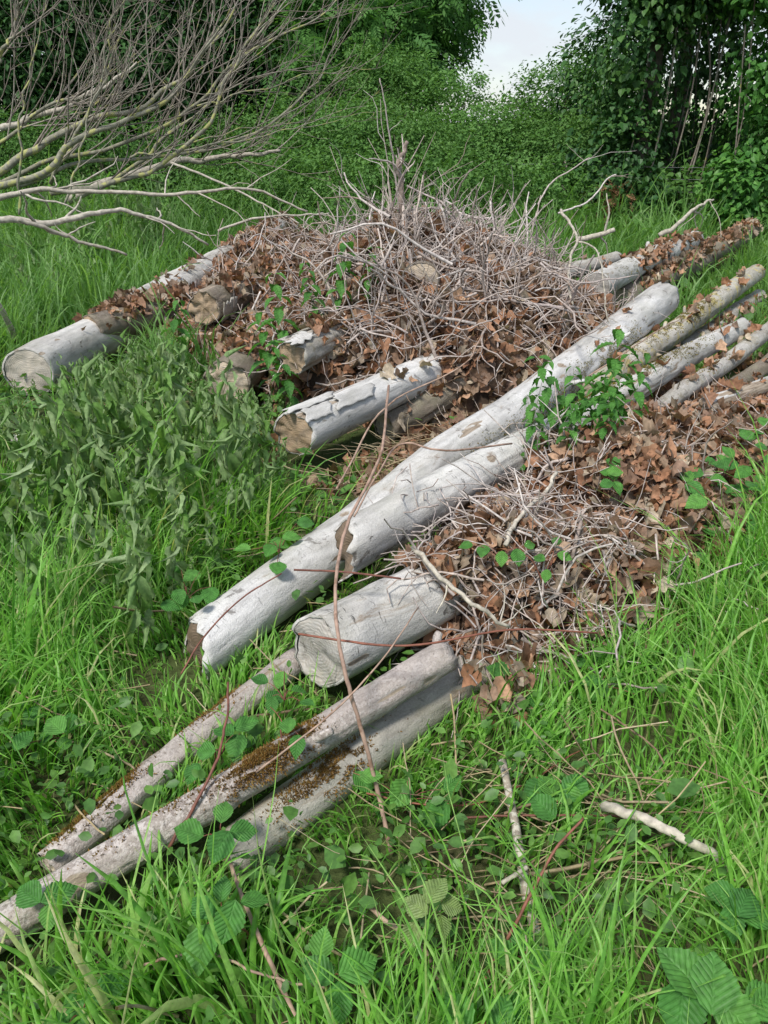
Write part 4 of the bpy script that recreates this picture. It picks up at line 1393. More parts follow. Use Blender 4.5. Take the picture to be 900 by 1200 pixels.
for i, (u, v, z, lab) in enumerate(((90, 560, .28, 'broad green leaf rosette among wilted nettles below the square sawn face'), (215, 690, .25, 'leafy bramble shoot in the middle of the nettle bed'),
                                 (330, 640, .25, 'bramble shoot at the nettle bed edge touching the longest white log'), (75, 860, .15, 'bramble leaves deep in the grass before the nettle bed'),
                                 (700, 800, .12, 'dark bramble leaves in the grass under the hanging dead leaves'), (620, 800, .08, 'dark bramble at the sawn tan log end'),
                                 (470, 930, .1, 'small bramble under the long arching cane'), (660, 930, .1, 'small bramble behind the curved pale stick'))):
    lv = [(u + rng.normal(0, 22), v + rng.normal(0, 14), z + rng.normal(0, .03), rng.uniform(.05, .075), rng.uniform(0, 360)) for k in range(7)]
    bramble(lab, (u + 5, v + 25), lv)


# ------------------------------------------------------------------ single canes, sticks and bare branches
def stick(name, label, cat, pts, r0, r1, mat, twigs=0, tl=.15, wob=.012, group=None, S=8, sub='side_twig'):
    C = catmull(pts, max(14, len(pts) * 6))
    C = C + (np.stack([fbm(np.stack([np.arange(len(C)) * .5, np.full(len(C), i * 9.0), np.full(len(C), pts[0][0] * 50)], -1), 3, 2) for i in range(3)], -1) - .5) * wob
    o = C[0]
    root = empty(name, o, label, cat, group)
    t = np.linspace(0, 1, len(C))
    R = (r0 + (r1 - r0) * t) * (1 + .04 * rng.normal(size=len(C)))
    v, f = tubes(C - o, R, S, True)
    MB().add(v, f, rng.random()).build('stem', M[mat], root)
    for k in range(twigs):
        i = rng.integers(len(C) // 5, len(C) - 2)
        tan = nrm(C[i + 1] - C[i])
        d = nrm(tan + rng.normal(size=3) * .8)
        b = twig_lines((C[i] - o)[None], d[None], np.array([tl * rng.uniform(.5, 1.3)]), 7, .18)
        v, f = tubes(b, np.linspace(R[i] * .55, R[i] * .2, 7)[None], 5)
        MB().add(v, f, rng.random()).build(sub, M[mat], root)
    return root


stick('bramble_cane', 'long dry arching cane crossing in front of all the white logs', 'cane',
      [PZ(456, 452, .75), PZ(445, 535, .66), PZ(408, 612, .60), PZ(394, 690, .52), PZ(400, 770, .44), PZ(420, 845, .30), PZ(441, 920, .14), PZ(459, 1000, .02)], .0045, .0058, 'cane', wob=.006)
stick('bramble_cane', 'thin pale cane looping from the heap foot over the longest white log', 'cane',
      [PZ(600, 520, .55), PZ(520, 528, .62), PZ(470, 520, .62), PZ(440, 560, .58), PZ(415, 605, .5)], .0035, .003, 'cane', wob=.006)
stick('bramble_cane', 'thick brown cane leaning through the bottom grass under the ribbed leaves', 'cane', [PZ(266, 1000, .16), PZ(288, 1062, .15), PZ(318, 1130, .1), PZ(352, 1205, .05)], .0042, .0055, 'cane', wob=.003)
stick('bramble_cane', 'reddish cane slanting up past the orange-mossed log', 'cane', [PZ(196, 995, .12), PZ(238, 925, .2), PZ(262, 858, .26), PZ(268, 800, .3)], .004, .003, 'red_cane')
stick('bramble_cane', 'straight red cane lying across the sawn end of the short fat log', 'cane', [PZ(350, 628 + 115, .40), PZ(470, 757, .42), PZ(600, 738, .42), PZ(700, 742, .36)], .0032, .0026, 'red_cane', wob=.003)
stick('bramble_cane', 'straight purplish cane across the torn log end', 'cane', [PZ(345, 668, .40), PZ(400, 670, .44), PZ(470, 678, .42)], .0034, .003, 'red_cane', wob=.002)
stick('bramble_cane', 'thin brown cane from the leafy sprig up to the ivy stems', 'cane', [PZ(300, 905, .25), PZ(390, 835, .35), PZ(450, 770, .42), PZ(490, 712, .42)], .0026, .002, 'cane', wob=.003)
stick('bramble_cane', 'dark red cane rising diagonally from the front tangle', 'cane', [PZ(550, 1180, .04), PZ(600, 1090, .16), PZ(648, 1000, .26), PZ(684, 958, .3)], .004, .0025, 'red_cane', wob=.004)
stick('bramble_cane', 'thin red cane low in the tangle behind the lichen-flecked stick', 'cane', [PZ(520, 960, .05), PZ(640, 955, .1), PZ(760, 962, .08), PZ(830, 1000, .04)], .003, .0022, 'red_cane', wob=.006)
stick('bramble_cane', 'fine red cane crossing the grass below the smooth tan-grey log', 'cane', [PZ(430, 930, .1), PZ(520, 945, .09), PZ(590, 930, .08), PZ(680, 880, .1)], .0025, .002, 'red_cane')
stick('bramble_cane', 'thin reddish cane over the nettle edge along the longest white log', 'cane', [PZ(212, 790, .22), PZ(240, 745, .28), PZ(285, 700, .32), PZ(330, 672, .36)], .0028, .0022, 'red_cane', wob=.003)
stick('dead_stick', 'short upright stick flecked with pale lichen in the front tangle', 'stick', [PZ(588, 893, .12), PZ(603, 960, .1), PZ(614, 1030, .07), PZ(628, 1100, .05), PZ(633, 1165, .02)], .010, .013, 'lichen_stick', wob=.006)
stick('dead_stick', 'curved pale greenish stick half hidden in grass', 'stick', [PZ(708, 945, .13), PZ(760, 962, .17), PZ(812, 988, .15), PZ(872, 1024, .05)], .013, .010, 'pale_stick', wob=.01)
stick('dead_stick', 'thin dry stick lying flat at the bottom of the tangle', 'stick', [PZ(430, 1060, .1), PZ(500, 1120, .06), PZ(528, 1180, .03)], .005, .004, 'cane')
stick('dead_stick', 'small broken white stick in the middle of the tangle', 'stick', [PZ(588, 1035, .12), PZ(618, 1016, .14)], .005, .005, 'pale_stick', wob=.001)
stick('dead_stick', 'bent tan twig low in the bottom grass', 'stick', [PZ(170, 1130, .12), PZ(240, 1115, .14), PZ(300, 1140, .12), PZ(380, 1158, .1)], .003, .0025, 'cane')
stick('bare_branch', 'curled silvery bare branch hooking down the twiggy heap side', 'branch',
      [PY(656, 246, 5.75), PY(668, 262, 5.5), PY(676, 280, 5.3), PY(668, 305, 5.15), PY(668, 345, 5.0), PY(680, 372, 4.9), PY(702, 400, 4.85), PY(716, 415, 4.8)], .010, .005, 'pale_stick', 4, .3, .02)
stick('bare_branch', 'slim bare shoot arching from the curled branch to the lichen-yellow log', 'branch', [PY(676, 282, 5.3), PY(700, 295, 5.2), PY(708, 340, 5.0), PY(712, 392, 4.9)], .006, .004, 'pale_stick', 2, .2, .02)
stick('bare_branch', 'pale broken branch reaching up beside the far end of the rough grey log', 'branch', [PY(772, 278, 8.2), PY(800, 258, 8.3), PY(818, 241, 8.4), PY(836, 234, 8.5)], .026, .010, 'pale_stick', 4, .35, .04)
stick('bare_branch', 'short pale stick poking from behind the twiggy heap', 'branch', [PY(676, 281, 8.0), PY(700, 276, 8.0), PY(720, 269, 8.0)], .028, .022, 'pale_stick', 2, .3, .01)
stick('bare_branch', 'thin twig standing off the heap top with one dead leaf at its tip', 'branch', [PY(655, 250, 5.9), PY(690, 235, 6.0), PY(712, 210, 6.1), PY(722, 204, 6.1)], .007, .004, 'dead_twig', 2, .2)
stick('bare_branch', 'forked twig rising from the heap top toward the hedge', 'branch', [PY(630, 240, 6.2), PY(645, 215, 6.3), PY(668, 200, 6.3), PY(690, 185, 6.3)], .007, .004, 'dead_twig', 3, .3)
stick('bare_branch', 'tall thin dead stalk standing highest on the heap', 'branch', [PY(468, 250, 5.6), PY(460, 180, 5.6), PY(452, 130, 5.6), PY(445, 92, 5.6)], .007, .003, 'dead_twig', 2, .12)
stick('bare_branch', 'thick shredded dead stem standing on the heap beside the tall stalk', 'branch', [PY(474, 262, 5.5), PY(470, 220, 5.5), PY(468, 190, 5.5), PY(478, 168, 5.5)], .022, .012, 'dead_twig', 9, .28, .03)
stick('bare_branch', 'long tan twig propped on the cracked pale log', 'branch', [PZ(395, 572, .35), PZ(450, 478, .5), PZ(540, 430, .6), PZ(566, 392, .7)], .004, .003, 'cane', 2, .2)
stick('bare_branch', 'grey knobbly branch lying across the dead ivy stems', 'branch', [PZ(485, 640, .45), PZ(520, 680, .42), PZ(560, 712, .4), PZ(596, 735, .34)], .008, .005, 'pale_stick', 4, .16, .02)
stick('bare_branch', 'stout pale forked ivy stem on the front ridge', 'branch', [PZ(592, 638, .42), PZ(606, 610, .45), PZ(640, 575, .47), PZ(652, 552, .48)], .008, .006, 'pale_stick', 3, .1, .012)
stick('bare_branch', 'bare pink-grey twig over the lichen-yellow log end', 'branch', [PZ(690, 440, .4), PZ(740, 408, .5), PZ(775, 385, .48), PZ(800, 372, .42)], .004, .003, 'cane', 2, .12)
stick('birch_pole', 'pale birch pole leaning down into grass beside the big square-faced log', 'pole', [PZ(-30, 330, .62), PZ(0, 360, .42), PZ(18, 398, .12)], .02, .022, 'pale_stick', 0, .1, .01)
_b = [PZ(566, 775, .22), PZ(582, 815, .14), PZ(600, 832, .1), PZ(575, 800, .18), PZ(590, 790, .2), PZ(600, 812, .16), PZ(585, 838, .06), PZ(612, 822, .1), PZ(572, 822, .12), PZ(598, 775, .24), PZ(622, 760, .26)]
hang = empty('dead_ivy_spray', _b[0], 'spray of big curled tan leaves hanging off the ridge end into grass', 'dead leaves')
MB().add(*tubes(catmull([PZ(566, 740, .34), _b[0], _b[1], _b[6]], 10) - _b[0], np.full(10, .003), 5)).build('stem', M['dead_twig'], hang)
for p in _b + [q + rng.normal(0, .02, 3) for q in _b]:
    Rm = frames(nrm(np.array([[rng.normal(0, .5), -1, .5 + rng.normal(0, .3)]])), np.array([[rng.normal(0, .4), 0, -1.0]]))[0]
    link('dead_leaf', DEAD_ME[rng.integers(len(DEAD_ME))], hang, mat4(Rm, p - _b[0], .065 * rng.uniform(.8, 1.2)))

# ------------------------------------------------------------------ the fallen tree in the long grass
def fallen_tree():
    base = np.array([-5.6, 8.6, .35])
    root = empty('fallen_tree', base, 'bare fallen tree with lichen-spotted limbs fanning over the long grass', 'fallen tree')
    tr = catmull([np.array([-9.0, 7.8, .30]), np.array([-7.0, 8.3, .34]), base, np.array([-4.7, 9.0, .75])], 26)
    v, f = tubes(tr - base, np.linspace(.24, .13, 26), 14, True)
    MB().add(v, f, .2).build('trunk', M['fallen'], root)
    limbs = [  # pixel line, depth range, radii, bark
        ([(-60, 235), (-10, 205), (30, 180), (60, 166), (110, 141), (150, 130), (190, 107), (230, 75), (260, 35), (284, -10)], (8.8, 9.8), (.10, .02), 'fallen'),
        ([(-40, 230), (45, 202), (82, 172), (120, 152), (165, 135), (205, 108), (236, 66), (262, 20)], (8.7, 8.8), (.085, .02), 'fallen'),
        ([(60, 226), (115, 220), (160, 208), (210, 180), (250, 135), (270, 85), (300, 40), (328, -10)], (8.6, 9.6), (.07, .016), 'fallen'),
        ([(-20, 222), (60, 190), (130, 172), (200, 145), (250, 98), (303, 55), (360, 28), (400, -5)], (9.2, 10.2), (.06, .014), 'fallen'),
        ([(20, 220), (80, 196), (150, 186), (225, 176), (292, 160), (350, 120), (376, 90), (393, 45), (397, -8)], (9.3, 10.5), (.055, .010), 'fallen'),
        ([(80, 232), (180, 196), (262, 184), (330, 176)], (11, 11.5), (.10, .05), 'fallen_pale'),
        ([(-80, 172), (0, 150), (50, 135), (112, 108), (160, 70)], (10.6, 11.0), (.11, .03), 'fallen_pale'),
        ([(-40, 190), (20, 150), (70, 120), (110, 110), (135, 60), (170, -10)], (9.6, 9.9), (.05, .012), 'fallen'),
        ([(60, 215), (95, 150), (120, 100), (128, 40), (150, -10)], (9.0, 9.2), (.045, .012), 'fallen'),
        ([(25, 250), (24, 180), (30, 120), (42, 60), (55, -10)], (8.2, 8.4), (.03, .008), 'fallen'),
        ([(75, 240), (100, 160), (118, 90), (135, 20)], (8.4, 8.6), (.026, .008), 'fallen'),
        ([(-10, 80), (15, 40), (30, -10)], (9.5, 9.5), (.04, .02), 'fallen'),
        ([(150, 182), (230, 172), (310, 160), (410, 135)], (9.0, 9.6), (.028, .006), 'fallen'),
        ([(190, 178), (280, 152), (370, 142), (455, 130)], (9.6, 10.2), (.02, .005), 'fallen'),
        ([(230, 125), (300, 106), (372, 86), (455, 76)], (9.4, 10.0), (.02, .005), 'fallen'),
        ([(130, 215), (190, 165), (240, 125), (262, 90), (320, 20), (345, -10)], (9.9, 10.4), (.05, .014), 'fallen'),
    ]
    for (px, (y0, y1), (r0, r1), m) in limbs:
        ys = np.linspace(y0, y1, len(px))
        C = catmull([PY(u, v, y) for (u, v), y in zip(px, ys)], 34)
        C = C + (np.stack([vnoise(np.stack([np.arange(34) * .45, np.full(34, i * 7.0), np.full(34, px[0][0] * 1.0)], -1), 5) for i in range(3)], -1) - .5) * .06
        R = (r0 * (1 - np.linspace(0, 1, 34)) ** .8 + r1) * .44
        v, f = tubes(C - base, R * .82, 9, True)
        br = MB().add(v, f, rng.random()).build('branch', M[m], root)
        n = 17 if r0 > .03 else 7
        i = rng.integers(5, 33, n)
        tan = nrm(C[np.minimum(i + 1, 33)] - C[i])
        d = nrm(tan * .9 + rng.normal(size=(n, 3)) * np.array([.5, .5, .45]) + np.array([.15, 0, .25]))
        ln = rng.uniform(.5, 1.7, n) * (1 if r0 > .03 else .55)
        L1 = twig_lines(C[i] - base, d, ln, 8, .085, .06, .04)
        mb = MB()
        rr = np.clip(R[i] * .42, .004, .009)
        v, f = tubes(L1, rr[:, None] * np.linspace(1, .35, 8)[None], 5)
        mb.add(v, f, np.repeat(rng.random(n), 40))
        j = rng.integers(2, 7, n * 3)
        k = np.repeat(np.arange(n), 3)
        d2 = nrm(nrm(L1[k, np.minimum(j + 1, 7)] - L1[k, j - 1]) + rng.normal(size=(n * 3, 3)) * .55 + np.array([0, 0, .15]))
        L2 = twig_lines(L1[k, j], d2, ln[k] * rng.uniform(.3, .6, n * 3), 7, .14, .06, .03)
        v, f = tubes(L2, (rr[k] * .5)[:, None] * np.linspace(1, .5, 7)[None], 4)
        mb.add(v, f, np.repeat(rng.random(n * 3), 28))
        mb.build('twigs', M['fine_twig'], br, stuff=True)


fallen_tree()


def dead_branch(label, px, ys, r0, r1, mat, n=6, tl=.5):
    stick('fallen_branch', label, 'branch', [PY(u, v, y) for (u, v), y in zip(px, ys)], r0, r1, mat, n, tl, .03)


dead_branch('long pale fallen branch sweeping level over the long grass toward the heap', [(-60, 250), (0, 232), (45, 222), (110, 226), (210, 227), (290, 221), (360, 248)], np.linspace(6.6, 7.2, 7), .026, .008, 'fallen_pale', 9, .5)
dead_branch('pale fallen branch dipping to the big pale log', [(-60, 262), (0, 256), (55, 261), (110, 250), (150, 248), (200, 263), (245, 286)], np.linspace(5.6, 6.4, 7), .030, .009, 'fallen_pale', 6, .4)
dead_branch('slim pale fallen branch lowest in the long grass', [(20, 258), (60, 270), (100, 284), (150, 298)], np.linspace(5.5, 5.8, 4), .016, .008, 'fallen_pale', 3, .3)
dead_branch('thin tan fallen branch arching over the nettles behind the log pile', [(255, 270), (300, 256), (350, 252), (385, 250)], np.linspace(7.5, 7.8, 4), .012, .007, 'fallen_pale', 2, .3)
dead_branch('slender fallen branch ending in grass beyond the heap', [(200, 190), (260, 215), (310, 240), (350, 262)], np.linspace(8.5, 7.6, 4), .012, .006, 'fallen_pale', 5, .4)

# ------------------------------------------------------------------ trees, hedge and fence
ROUND = (np.array([(0, 0, 0), (-.34, .35, .07), (-.24, .75, .03), (0, 1, -.12), (.24, .75, .03), (.34, .35, .07), (0, .5, -.05)]),
         [np.array([(0, 6, 1), (1, 6, 2), (2, 6, 3), (3, 6, 4), (4, 6, 5), (5, 6, 0)])])
FOLD = (np.array([(0, 0, 0), (-.33, .45, .10), (0, 1, -.15), (.33, .5, .10)]), [np.array([(0, 2, 1), (0, 3, 2)])])
FOLD2 = (np.array([(0, 0, 0), (-.22, .5, .06), (0, 1, -.05), (.22, .4, .12)]), [np.array([(0, 2, 1), (0, 3, 2)])])
IVYL = (np.array([(0, 0, 0), (-.45, .12, .05), (-.40, .50, .02), (0, 1, -.15), (.40, .50, .02), (.45, .12, .05)]), [np.array([(0, 2, 1), (0, 5, 4), (0, 3, 2), (0, 4, 3)])])


def spray_template(seed, pairs=4):
    """a compound leaf: leaflets in pairs along a drooping stalk"""
    r = np.random.default_rng(seed)
    vs, fs, n = [], [], 0
    for k in range(pairs * 2 + 1):
        t = .25 + .75 * (k // 2) / pairs if k < pairs * 2 else 1.0
        sd = (-1 if k % 2 else 1) if k < pairs * 2 else 0
        p = np.array([0, t, -.35 * t * t])
        d = nrm(np.array([sd * 1.0, .75 if sd else 1, -.35 + r.normal(0, .15)]))
        w = nrm(np.cross(d, [0, 0, 1.0])) * .085
        l = .42 * r.uniform(.8, 1.15)
        vs += [p, p + d * l * .5 + w, p + d * l, p + d * l * .5 - w]
        fs += [(n, n + 1, n + 2, n + 3)]
        n += 4
    return np.array(vs), [np.array(fs)]


SPRAYS = [spray_template(700 + i) for i in range(4)]


def foliage(blobs, n, templates, size, mat, parent, name='crown', clump=.16, per=26, droop=.3, shell=.55, flat=0.5, zmin=None, stuff=True):
    """leaves in clumps spread through and over ellipsoid blobs (centre, radii)"""
    w = np.array([b[1][0] * b[1][2] + b[1][0] * b[1][1] for b in blobs])
    nc = max(1, n // per)
    pick = rng.choice(len(blobs), nc, p=w / w.sum())
    c = np.array([b[0] for b in blobs])[pick]
    r = np.array([b[1] for b in blobs])[pick]
    dirs = nrm(rng.normal(size=(nc, 3)))
    rad = np.where(rng.random(nc) < shell, rng.uniform(.82, 1.08, nc), rng.uniform(.2, 1, nc) ** .5)
    lump = .66 + .68 * fbm(dirs * 2.3 + c * .7, 77, 3)
    P0 = c + dirs * r * (rad * lump)[:, None]
    hue = (np.repeat(rng.random(nc), per) + rng.normal(0, .09, nc * per)) % 1
    P = np.repeat(P0, per, 0) + rng.normal(size=(nc * per, 3)) * (clump * rng.lognormal(0, .3, (nc * per, 1))) * np.array([1, 1, .7])
    out = np.repeat(dirs, per, 0)
    if zmin is not None:
        k = P[:, 2] > zmin
        P, out, hue = P[k], out[k], hue[k]
    m = len(P)
    nn = nrm(out * flat + np.array([0, 0, .75]) + rng.normal(size=(m, 3)) * .5)
    dd = nrm(out + rng.normal(size=(m, 3)) * .7 + np.array([0, 0, -droop]))
    Rm = frames(nn, dd)
    sz = size * rng.lognormal(0, .25, m)
    mb = MB()
    kind = rng.integers(len(templates), size=m)
    for i, (tv, tf) in enumerate(templates):
        s = kind == i
        if s.any():
            V, fc = scatter(tv, tf, Rm[s], sz[s], P[s])
            mb.add(V - np.asarray(parent.location), fc, np.repeat(hue[s], len(tv)))
    return mb.build(name, M[mat], parent, stuff=stuff, smooth=False)


def tree(label, name, cat, loc, height, tr, limbs, group=None, mat='bark_tree'):
    loc = np.array([loc[0], loc[1], -.05])
    root = empty(name, loc, label, cat, group)
    pts = [np.zeros(3), np.array([.1, 0, height * .3]), np.array([-.08, .05, height * .65]), np.array([.05, 0, height])]
    v, f = tubes(catmull(pts, 18), np.linspace(tr, tr * .25, 18), 10)
    MB().add(v, f, .3).build('trunk', M[mat], root)
    n = limbs
    z = rng.uniform(.22, .85, n) * height
    a = rng.uniform(0, 6.28, n)
    d = nrm(np.stack([np.cos(a), np.sin(a), rng.uniform(.1, .8, n)], -1))
    L = twig_lines(np.stack([0 * z, 0 * z, z], -1), d, height * rng.uniform(.12, .20, n), 9, .12, .02, .03)
    v, f = tubes(L, tr * .38 * np.linspace(1, .2, 9)[None] * np.ones((n, 1)), 6)
    MB().add(v, f, np.repeat(rng.random(n), 54)).build('limb', M[mat], root, stuff=True)
    return root


T = lambda u, v, y: PY(u, v, y)
# tall ash whose leafy skirt frames the sky gap
ash = tree('tall feathery ash tree whose drooping leaves frame the sky gap', 'ash_tree', 'tree', (-.2, 20.5), 9.5, .24, 7)
foliage([((-.2, 20, 5.2), (1.95, 1.9, 2.4)), ((.75, 19.6, 3.8), (1.2, 1.2, 1.2)), ((-.9, 19.2, 3.3), (1.5, 1.2, 1.3)), ((1.05, 19.8, 5.0), (.95, 1.2, 1.4)), ((.4, 18.9, 2.7), (1.3, 1.0, .85)), ((-.3, 20.5, 7.8), (1.9, 1.8, 1.8))],
        11500, SPRAYS, .29, 'ash', ash, clump=.24, per=18, droop=.7)
for (x, y, h, lab, sizes) in ((-3.0, 21.5, 8.5, 'dark broad tree behind the bare limbs, next to the ash', 1.0), (-6.2, 20.0, 9, 'dark broad tree behind the middle of the fallen tree', 1.1), (-9.8, 19.5, 9, 'dark broad tree outermost behind the fallen tree', 1.2), (-4.4, 25.5, 9, 'dark tree farther back between the two broad trees', 1.2), (-8.2, 25.0, 9, 'dark tree farther back filling the gap behind the fallen limbs', 1.2), (-13.5, 20.5, 9, 'dark broad tree beyond the frame edge past the fallen tree', 1.2)):
    t = tree(lab, 'broadleaf_tree', 'tree', (x, y), h, .22, 12)
    foliage([((x, y, 5.6), (2.2, 2, 2.6)), ((x - .9, y - .9, 3.4), (1.5, 1.2, 1.4)), ((x + 1.0, y - .7, 3.0), (1.5, 1.2, 1.5)), ((x, y - .2, 1.8), (1.9, 1.2, 1.2))], 36000 if y < 21.6 and x > -12 else 11000, [FOLD, FOLD2], .13 if y < 21.6 else .19, 'dark_tree', t, clump=.28, per=24, droop=.5)
# shrubs standing before those trees
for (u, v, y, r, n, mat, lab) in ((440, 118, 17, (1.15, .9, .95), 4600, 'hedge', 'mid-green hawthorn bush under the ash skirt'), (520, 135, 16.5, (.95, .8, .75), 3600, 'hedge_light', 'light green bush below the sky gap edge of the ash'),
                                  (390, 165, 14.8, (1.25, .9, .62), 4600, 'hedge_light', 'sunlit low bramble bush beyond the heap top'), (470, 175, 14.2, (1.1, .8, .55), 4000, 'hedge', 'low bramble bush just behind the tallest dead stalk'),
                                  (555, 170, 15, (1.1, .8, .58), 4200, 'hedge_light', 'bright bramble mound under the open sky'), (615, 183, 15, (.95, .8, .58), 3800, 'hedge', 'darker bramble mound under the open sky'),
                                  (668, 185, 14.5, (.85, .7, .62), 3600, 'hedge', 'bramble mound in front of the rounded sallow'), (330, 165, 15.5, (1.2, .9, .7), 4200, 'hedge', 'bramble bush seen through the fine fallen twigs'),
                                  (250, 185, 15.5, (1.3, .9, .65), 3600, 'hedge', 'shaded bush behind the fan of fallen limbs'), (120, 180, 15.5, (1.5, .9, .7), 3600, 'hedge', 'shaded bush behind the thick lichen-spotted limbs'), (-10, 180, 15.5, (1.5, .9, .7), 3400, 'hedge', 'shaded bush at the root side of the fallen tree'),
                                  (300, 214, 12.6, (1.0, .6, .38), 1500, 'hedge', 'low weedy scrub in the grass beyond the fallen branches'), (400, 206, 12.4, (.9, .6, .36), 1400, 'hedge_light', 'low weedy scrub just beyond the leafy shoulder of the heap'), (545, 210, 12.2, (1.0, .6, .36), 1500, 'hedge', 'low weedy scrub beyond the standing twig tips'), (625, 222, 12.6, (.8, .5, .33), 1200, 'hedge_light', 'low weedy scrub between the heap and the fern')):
    c = T(u, v, y)
    loc = (c[0], c[1], 0)
    root = empty('bush', loc, lab, 'bush', 'bushes along the field edge')
    n_st = 9
    st = np.stack([rng.normal(0, .25, n_st), rng.normal(0, .2, n_st), np.full(n_st, -.05)], -1)
    L = twig_lines(st, nrm(np.stack([rng.normal(0, .5, n_st), rng.normal(0, .4, n_st), np.ones(n_st)], -1)), np.full(n_st, c[2] + r[2] * .6), 8, .12)
    vv, f = tubes(L, np.linspace(.02, .006, 8)[None] * np.ones((n_st, 1)), 5)
    MB().add(vv, f, .4).build('stems', M['bark_tree'], root, stuff=True)
    zc = c[2]
    low = max(.35, zc * .5)
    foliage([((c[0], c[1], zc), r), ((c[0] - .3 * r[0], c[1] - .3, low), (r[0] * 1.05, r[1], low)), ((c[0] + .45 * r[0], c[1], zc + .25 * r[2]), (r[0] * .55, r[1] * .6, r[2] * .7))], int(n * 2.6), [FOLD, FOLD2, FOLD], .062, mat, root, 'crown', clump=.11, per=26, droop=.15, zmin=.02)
# the rounded sallow and a thin sapling in the gap
c = T(668, 120, 19)
sal = tree('rounded sallow tree standing behind the sky gap beside the ivy', 'sallow_tree', 'tree', (c[0], 19), 2.7, .09, 10)
foliage([((c[0] + .1, 19, 1.9), (1.25, 1.1, 1.0)), ((c[0] - .55, 18.7, 1.2), (.95, .9, .9)), ((c[0] + .8, 19, 2.3), (1.0, 1.0, .9)), ((c[0], 18.4, .9), (1.3, .9, .9))], 26000, [FOLD, FOLD2], .075, 'hedge', sal, clump=.14, per=26, droop=.3)
c = T(606, 130, 18)
sap = tree('thin wispy sapling alone in the middle of the sky gap', 'sapling', 'tree', (c[0], 18), 2.25, .018, 8)
foliage([((c[0], 18, 1.95), (.32, .3, .32)), ((c[0] + .25, 18, 1.7), (.35, .3, .3))], 260, [ROUND], .075, 'hedge', sap, clump=.12, per=8)


# ivy-covered trees on the far side of the wire
def ivy_column(label, x, y, w, h, n, mat, blobs, stems, name='ivy_clad_tree'):
    loc = np.array([x, y, -.05])
    root = empty(name, loc, label, 'ivy tree', None)
    C = catmull([np.zeros(3), np.array([.05, 0, h * .4]), np.array([-.05, 0, h])], 12)
    v, f = tubes(C, np.linspace(w * .16, w * .11, 12), 10)
    MB().add(v, f, .3).build('trunk', M['bark_tree'], root)
    for (dx, dz0, dz1, dx2) in stems:
        Q = catmull([np.array([dx, -w * .5, dz0]), np.array([(dx + dx2) / 2 + rng.normal(0, .22), -w * .55, (dz0 + dz1) / 2]), np.array([dx2, -w * .5, dz1])], 12)
        v, f = tubes(Q, np.full(12, rng.uniform(.008, .017)), 6)
        MB().add(v, f, rng.random()).build('ivy_stem', M['fine_twig'] if rng.random() < .75 else M['bark_tree'], root)
    foliage(blobs, n, [IVYL, ROUND], .085, mat, root, 'ivy', clump=.16, per=20, droop=1.1, flat=1.3, zmin=.05)
    return root


ivy_column('ivy-clad tree with a tall dense green pillar beside the sallow', 4.1, 13.6, .8, 6.5, 17000, 'ivy',
           [((3.75, 13.4, 1.0), (.62, .6, 1.2)), ((3.85, 13.5, 2.6), (.60, .6, 1.3)), ((4.65, 13.6, 4.2), (1.15, 1.0, 1.3)), ((4.1, 13.3, 3.4), (.7, .6, .6)), ((4.9, 13.5, 3.7), (1.0, .8, .65)), ((3.7, 13.2, .5), (.75, .6, .6))],
           ((-.35, .6, 3.6, -.3), (.1, .9, 3.4, .15), (.35, .4, 3.5, .5), (.55, .3, 3.5, .45), (.7, .6, 3.4, .95), (.85, .2, 3.0, .8)))
ivy_column('brightest ivy-covered tree at the outer end of the fence', 5.75, 12.6, .9, 6.5, 19000, 'ivy_bright',
           [((5.55, 12.3, 1.3), (.62, .6, 1.4)), ((5.6, 12.3, 2.7), (.85, .7, 1.2)), ((6.3, 12.4, 1.8), (.8, .7, 1.9)), ((5.3, 12.3, 3.4), (.8, .6, .7)), ((6.0, 12.5, 4.2), (1.4, 1.0, 1.2)), ((6.9, 12.2, 2.2), (.9, .8, 2.2))],
           ((-.75, .4, 3.2, -.85), (-.6, .2, 2.8, -.9)))
ivy_column('dark ivy-choked tree set back between the two ivy pillars', 5.1, 15.2, .9, 6.5, 15000, 'ivy',
           [((5.2, 15.4, 2.0), (1.5, .6, 2.0)), ((5.2, 15.3, 4.2), (1.6, .8, 1.2)), ((6.6, 15.3, 2.0), (1.3, .7, 2.0)), ((4.0, 15.6, 1.6), (1.0, .6, 1.6))],
           ((-.2, .2, 3.6, .1), (.25, .3, 3.4, -.1), (.5, .1, 3.2, .9)))
# scrub at the fence foot
for (u, v, y, r, n, mat, lab) in ((735, 225, 13.2, (.55, .4, .30), 1500, 'ivy', 'low ivy scrub under the ivy pillar'), (790, 225, 13.3, (.6, .4, .35), 1500, 'hedge', 'dim scrub in the hollow behind the wire'), (880, 215, 12.1, (.6, .4, .40), 1900, 'ivy_bright', 'ivy scrub round the outer fence post')):
    c = T(u, v, y)
    root = empty('scrub', (c[0], c[1], 0), lab, 'bush', 'bushes along the field edge')
    foliage([((c[0], c[1], max(.3, c[2])), r), ((c[0], c[1], .2), (r[0] * 1.1, r[1], .3))], n, [ROUND, IVYL], .085, mat, root, 'crown', clump=.1, per=16, droop=.4, zmin=.02)
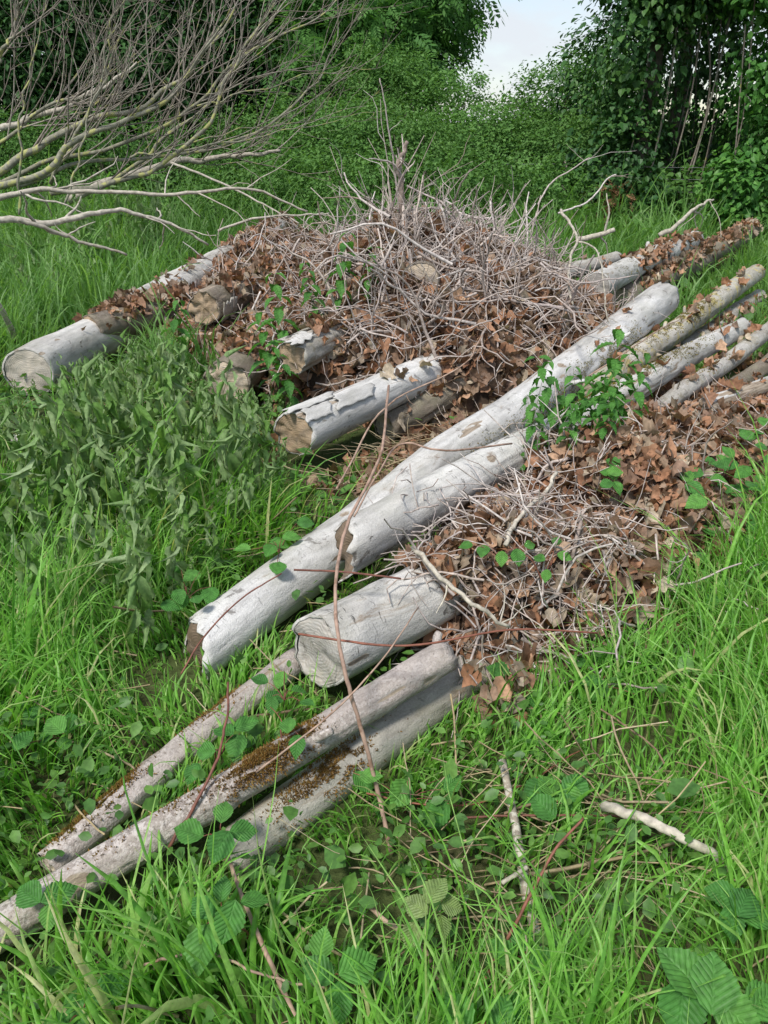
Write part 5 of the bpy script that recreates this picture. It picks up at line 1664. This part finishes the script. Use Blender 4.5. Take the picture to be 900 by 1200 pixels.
# rusty dead bracken and a green fern
c = T(712, 232, 12.6)
root = empty('dead_bracken', (c[0], c[1], 0), 'rusty brown dead bracken at the fence', 'bracken')
foliage([((c[0], c[1], .40), (.15, .15, .36))], 220, SPRAYS, .12, 'bracken', root, 'fronds', clump=.12, per=8, droop=1.2, zmin=.03)
c = T(680, 232, 12.4)
fern = empty('fern', (c[0], c[1], 0), 'green fern beside the rusty bracken', 'fern')
for k in range(9):
    a = k * .7
    d = np.array([math.cos(a) * .5, math.sin(a) * .3 - .1, 1.0])
    L = twig_lines(np.zeros((1, 3)), nrm(d)[None], np.array([.75]), 9, .04, -.13)[0]
    mb = MB()
    mb.add(*tubes(L, np.linspace(.006, .002, 9), 4), .5)
    for i in range(2, 9):
        for sgn in (-1, 1):
            tan = nrm(L[i] - L[i - 1])
            sd = nrm(np.cross(tan, [0, 0, 1.0])) * sgn
            w = .15 * (1 - (i / 9.5) ** 2) + .02
            mb.add(np.array([L[i] - tan * .03, L[i] + sd * w * .6 + tan * .02, L[i] + sd * w + tan * .05, L[i] + tan * .03]), [np.array([(0, 1, 2, 3)])], .7)
    mb.build('frond', M['hedge_light'], fern)
# far hedge that closes the field
far = empty('far_hedge', (0, 34, 0), 'distant hedge line closing the field beyond the bushes', 'hedge')
foliage([((x, 34 + rng.normal(0, .5), .9 + rng.normal(0, .1)), (1.8, 1.0, 1.1)) for x in np.arange(-34, 36, 2.4)], 22000, [ROUND], .2, 'hedge', far, 'crown', clump=.3, per=20, zmin=.0)

# wire fence
fence = empty('wire_fence', (5.0, 12.7, 0), 'wire stock fence with weathered posts in front of the ivy trees', 'fence')
FX = [(.9, 14.6), (3.0, 13.9), (5.12, 12.75), (7.2, 11.7)]
for (x, y) in FX:
    P_ = np.array([(x, y, -.1), (x + .01, y, .5), (x - .01, y, 1.02)]) - np.array([5.0, 12.7, 0])
    v, f = tubes(catmull(P_, 7), np.linspace(.06, .052, 7), 9, True)
    MB().add(v, f, rng.random()).build('post', M['post'], fence)
for z, r in ((.97, .0034), (.80, .0032), (.62, .0028), (.45, .0028), (.3, .0028), (.16, .0028)):
    pts = []
    for i in range(3):
        a, b = np.array([*FX[i], z]), np.array([*FX[i + 1], z])
        for t in np.linspace(0, 1, 8)[:-1]:
            pts.append(a + (b - a) * t - np.array([0, .065, .02 * math.sin(math.pi * t)]))
    pts.append(np.array([*FX[3], z]) - np.array([0, .065, 0]))
    pts = np.array(pts) - np.array([5.0, 12.7, 0])
    MB().add(*tubes(pts, np.full(len(pts), r), 5), .5).build('wire', M['wire'], fence)
root = empty('post_ivy', (5.12, 12.7, 0), 'ivy creeping up the middle fence post', 'ivy')
foliage([((5.15, 12.6, .55), (.22, .2, .55)), ((5.3, 12.65, .9), (.3, .2, .25))], 620, [IVYL], .085, 'ivy_bright', root, 'foliage', clump=.07, per=8, droop=1.0, flat=1.4, zmin=.05)
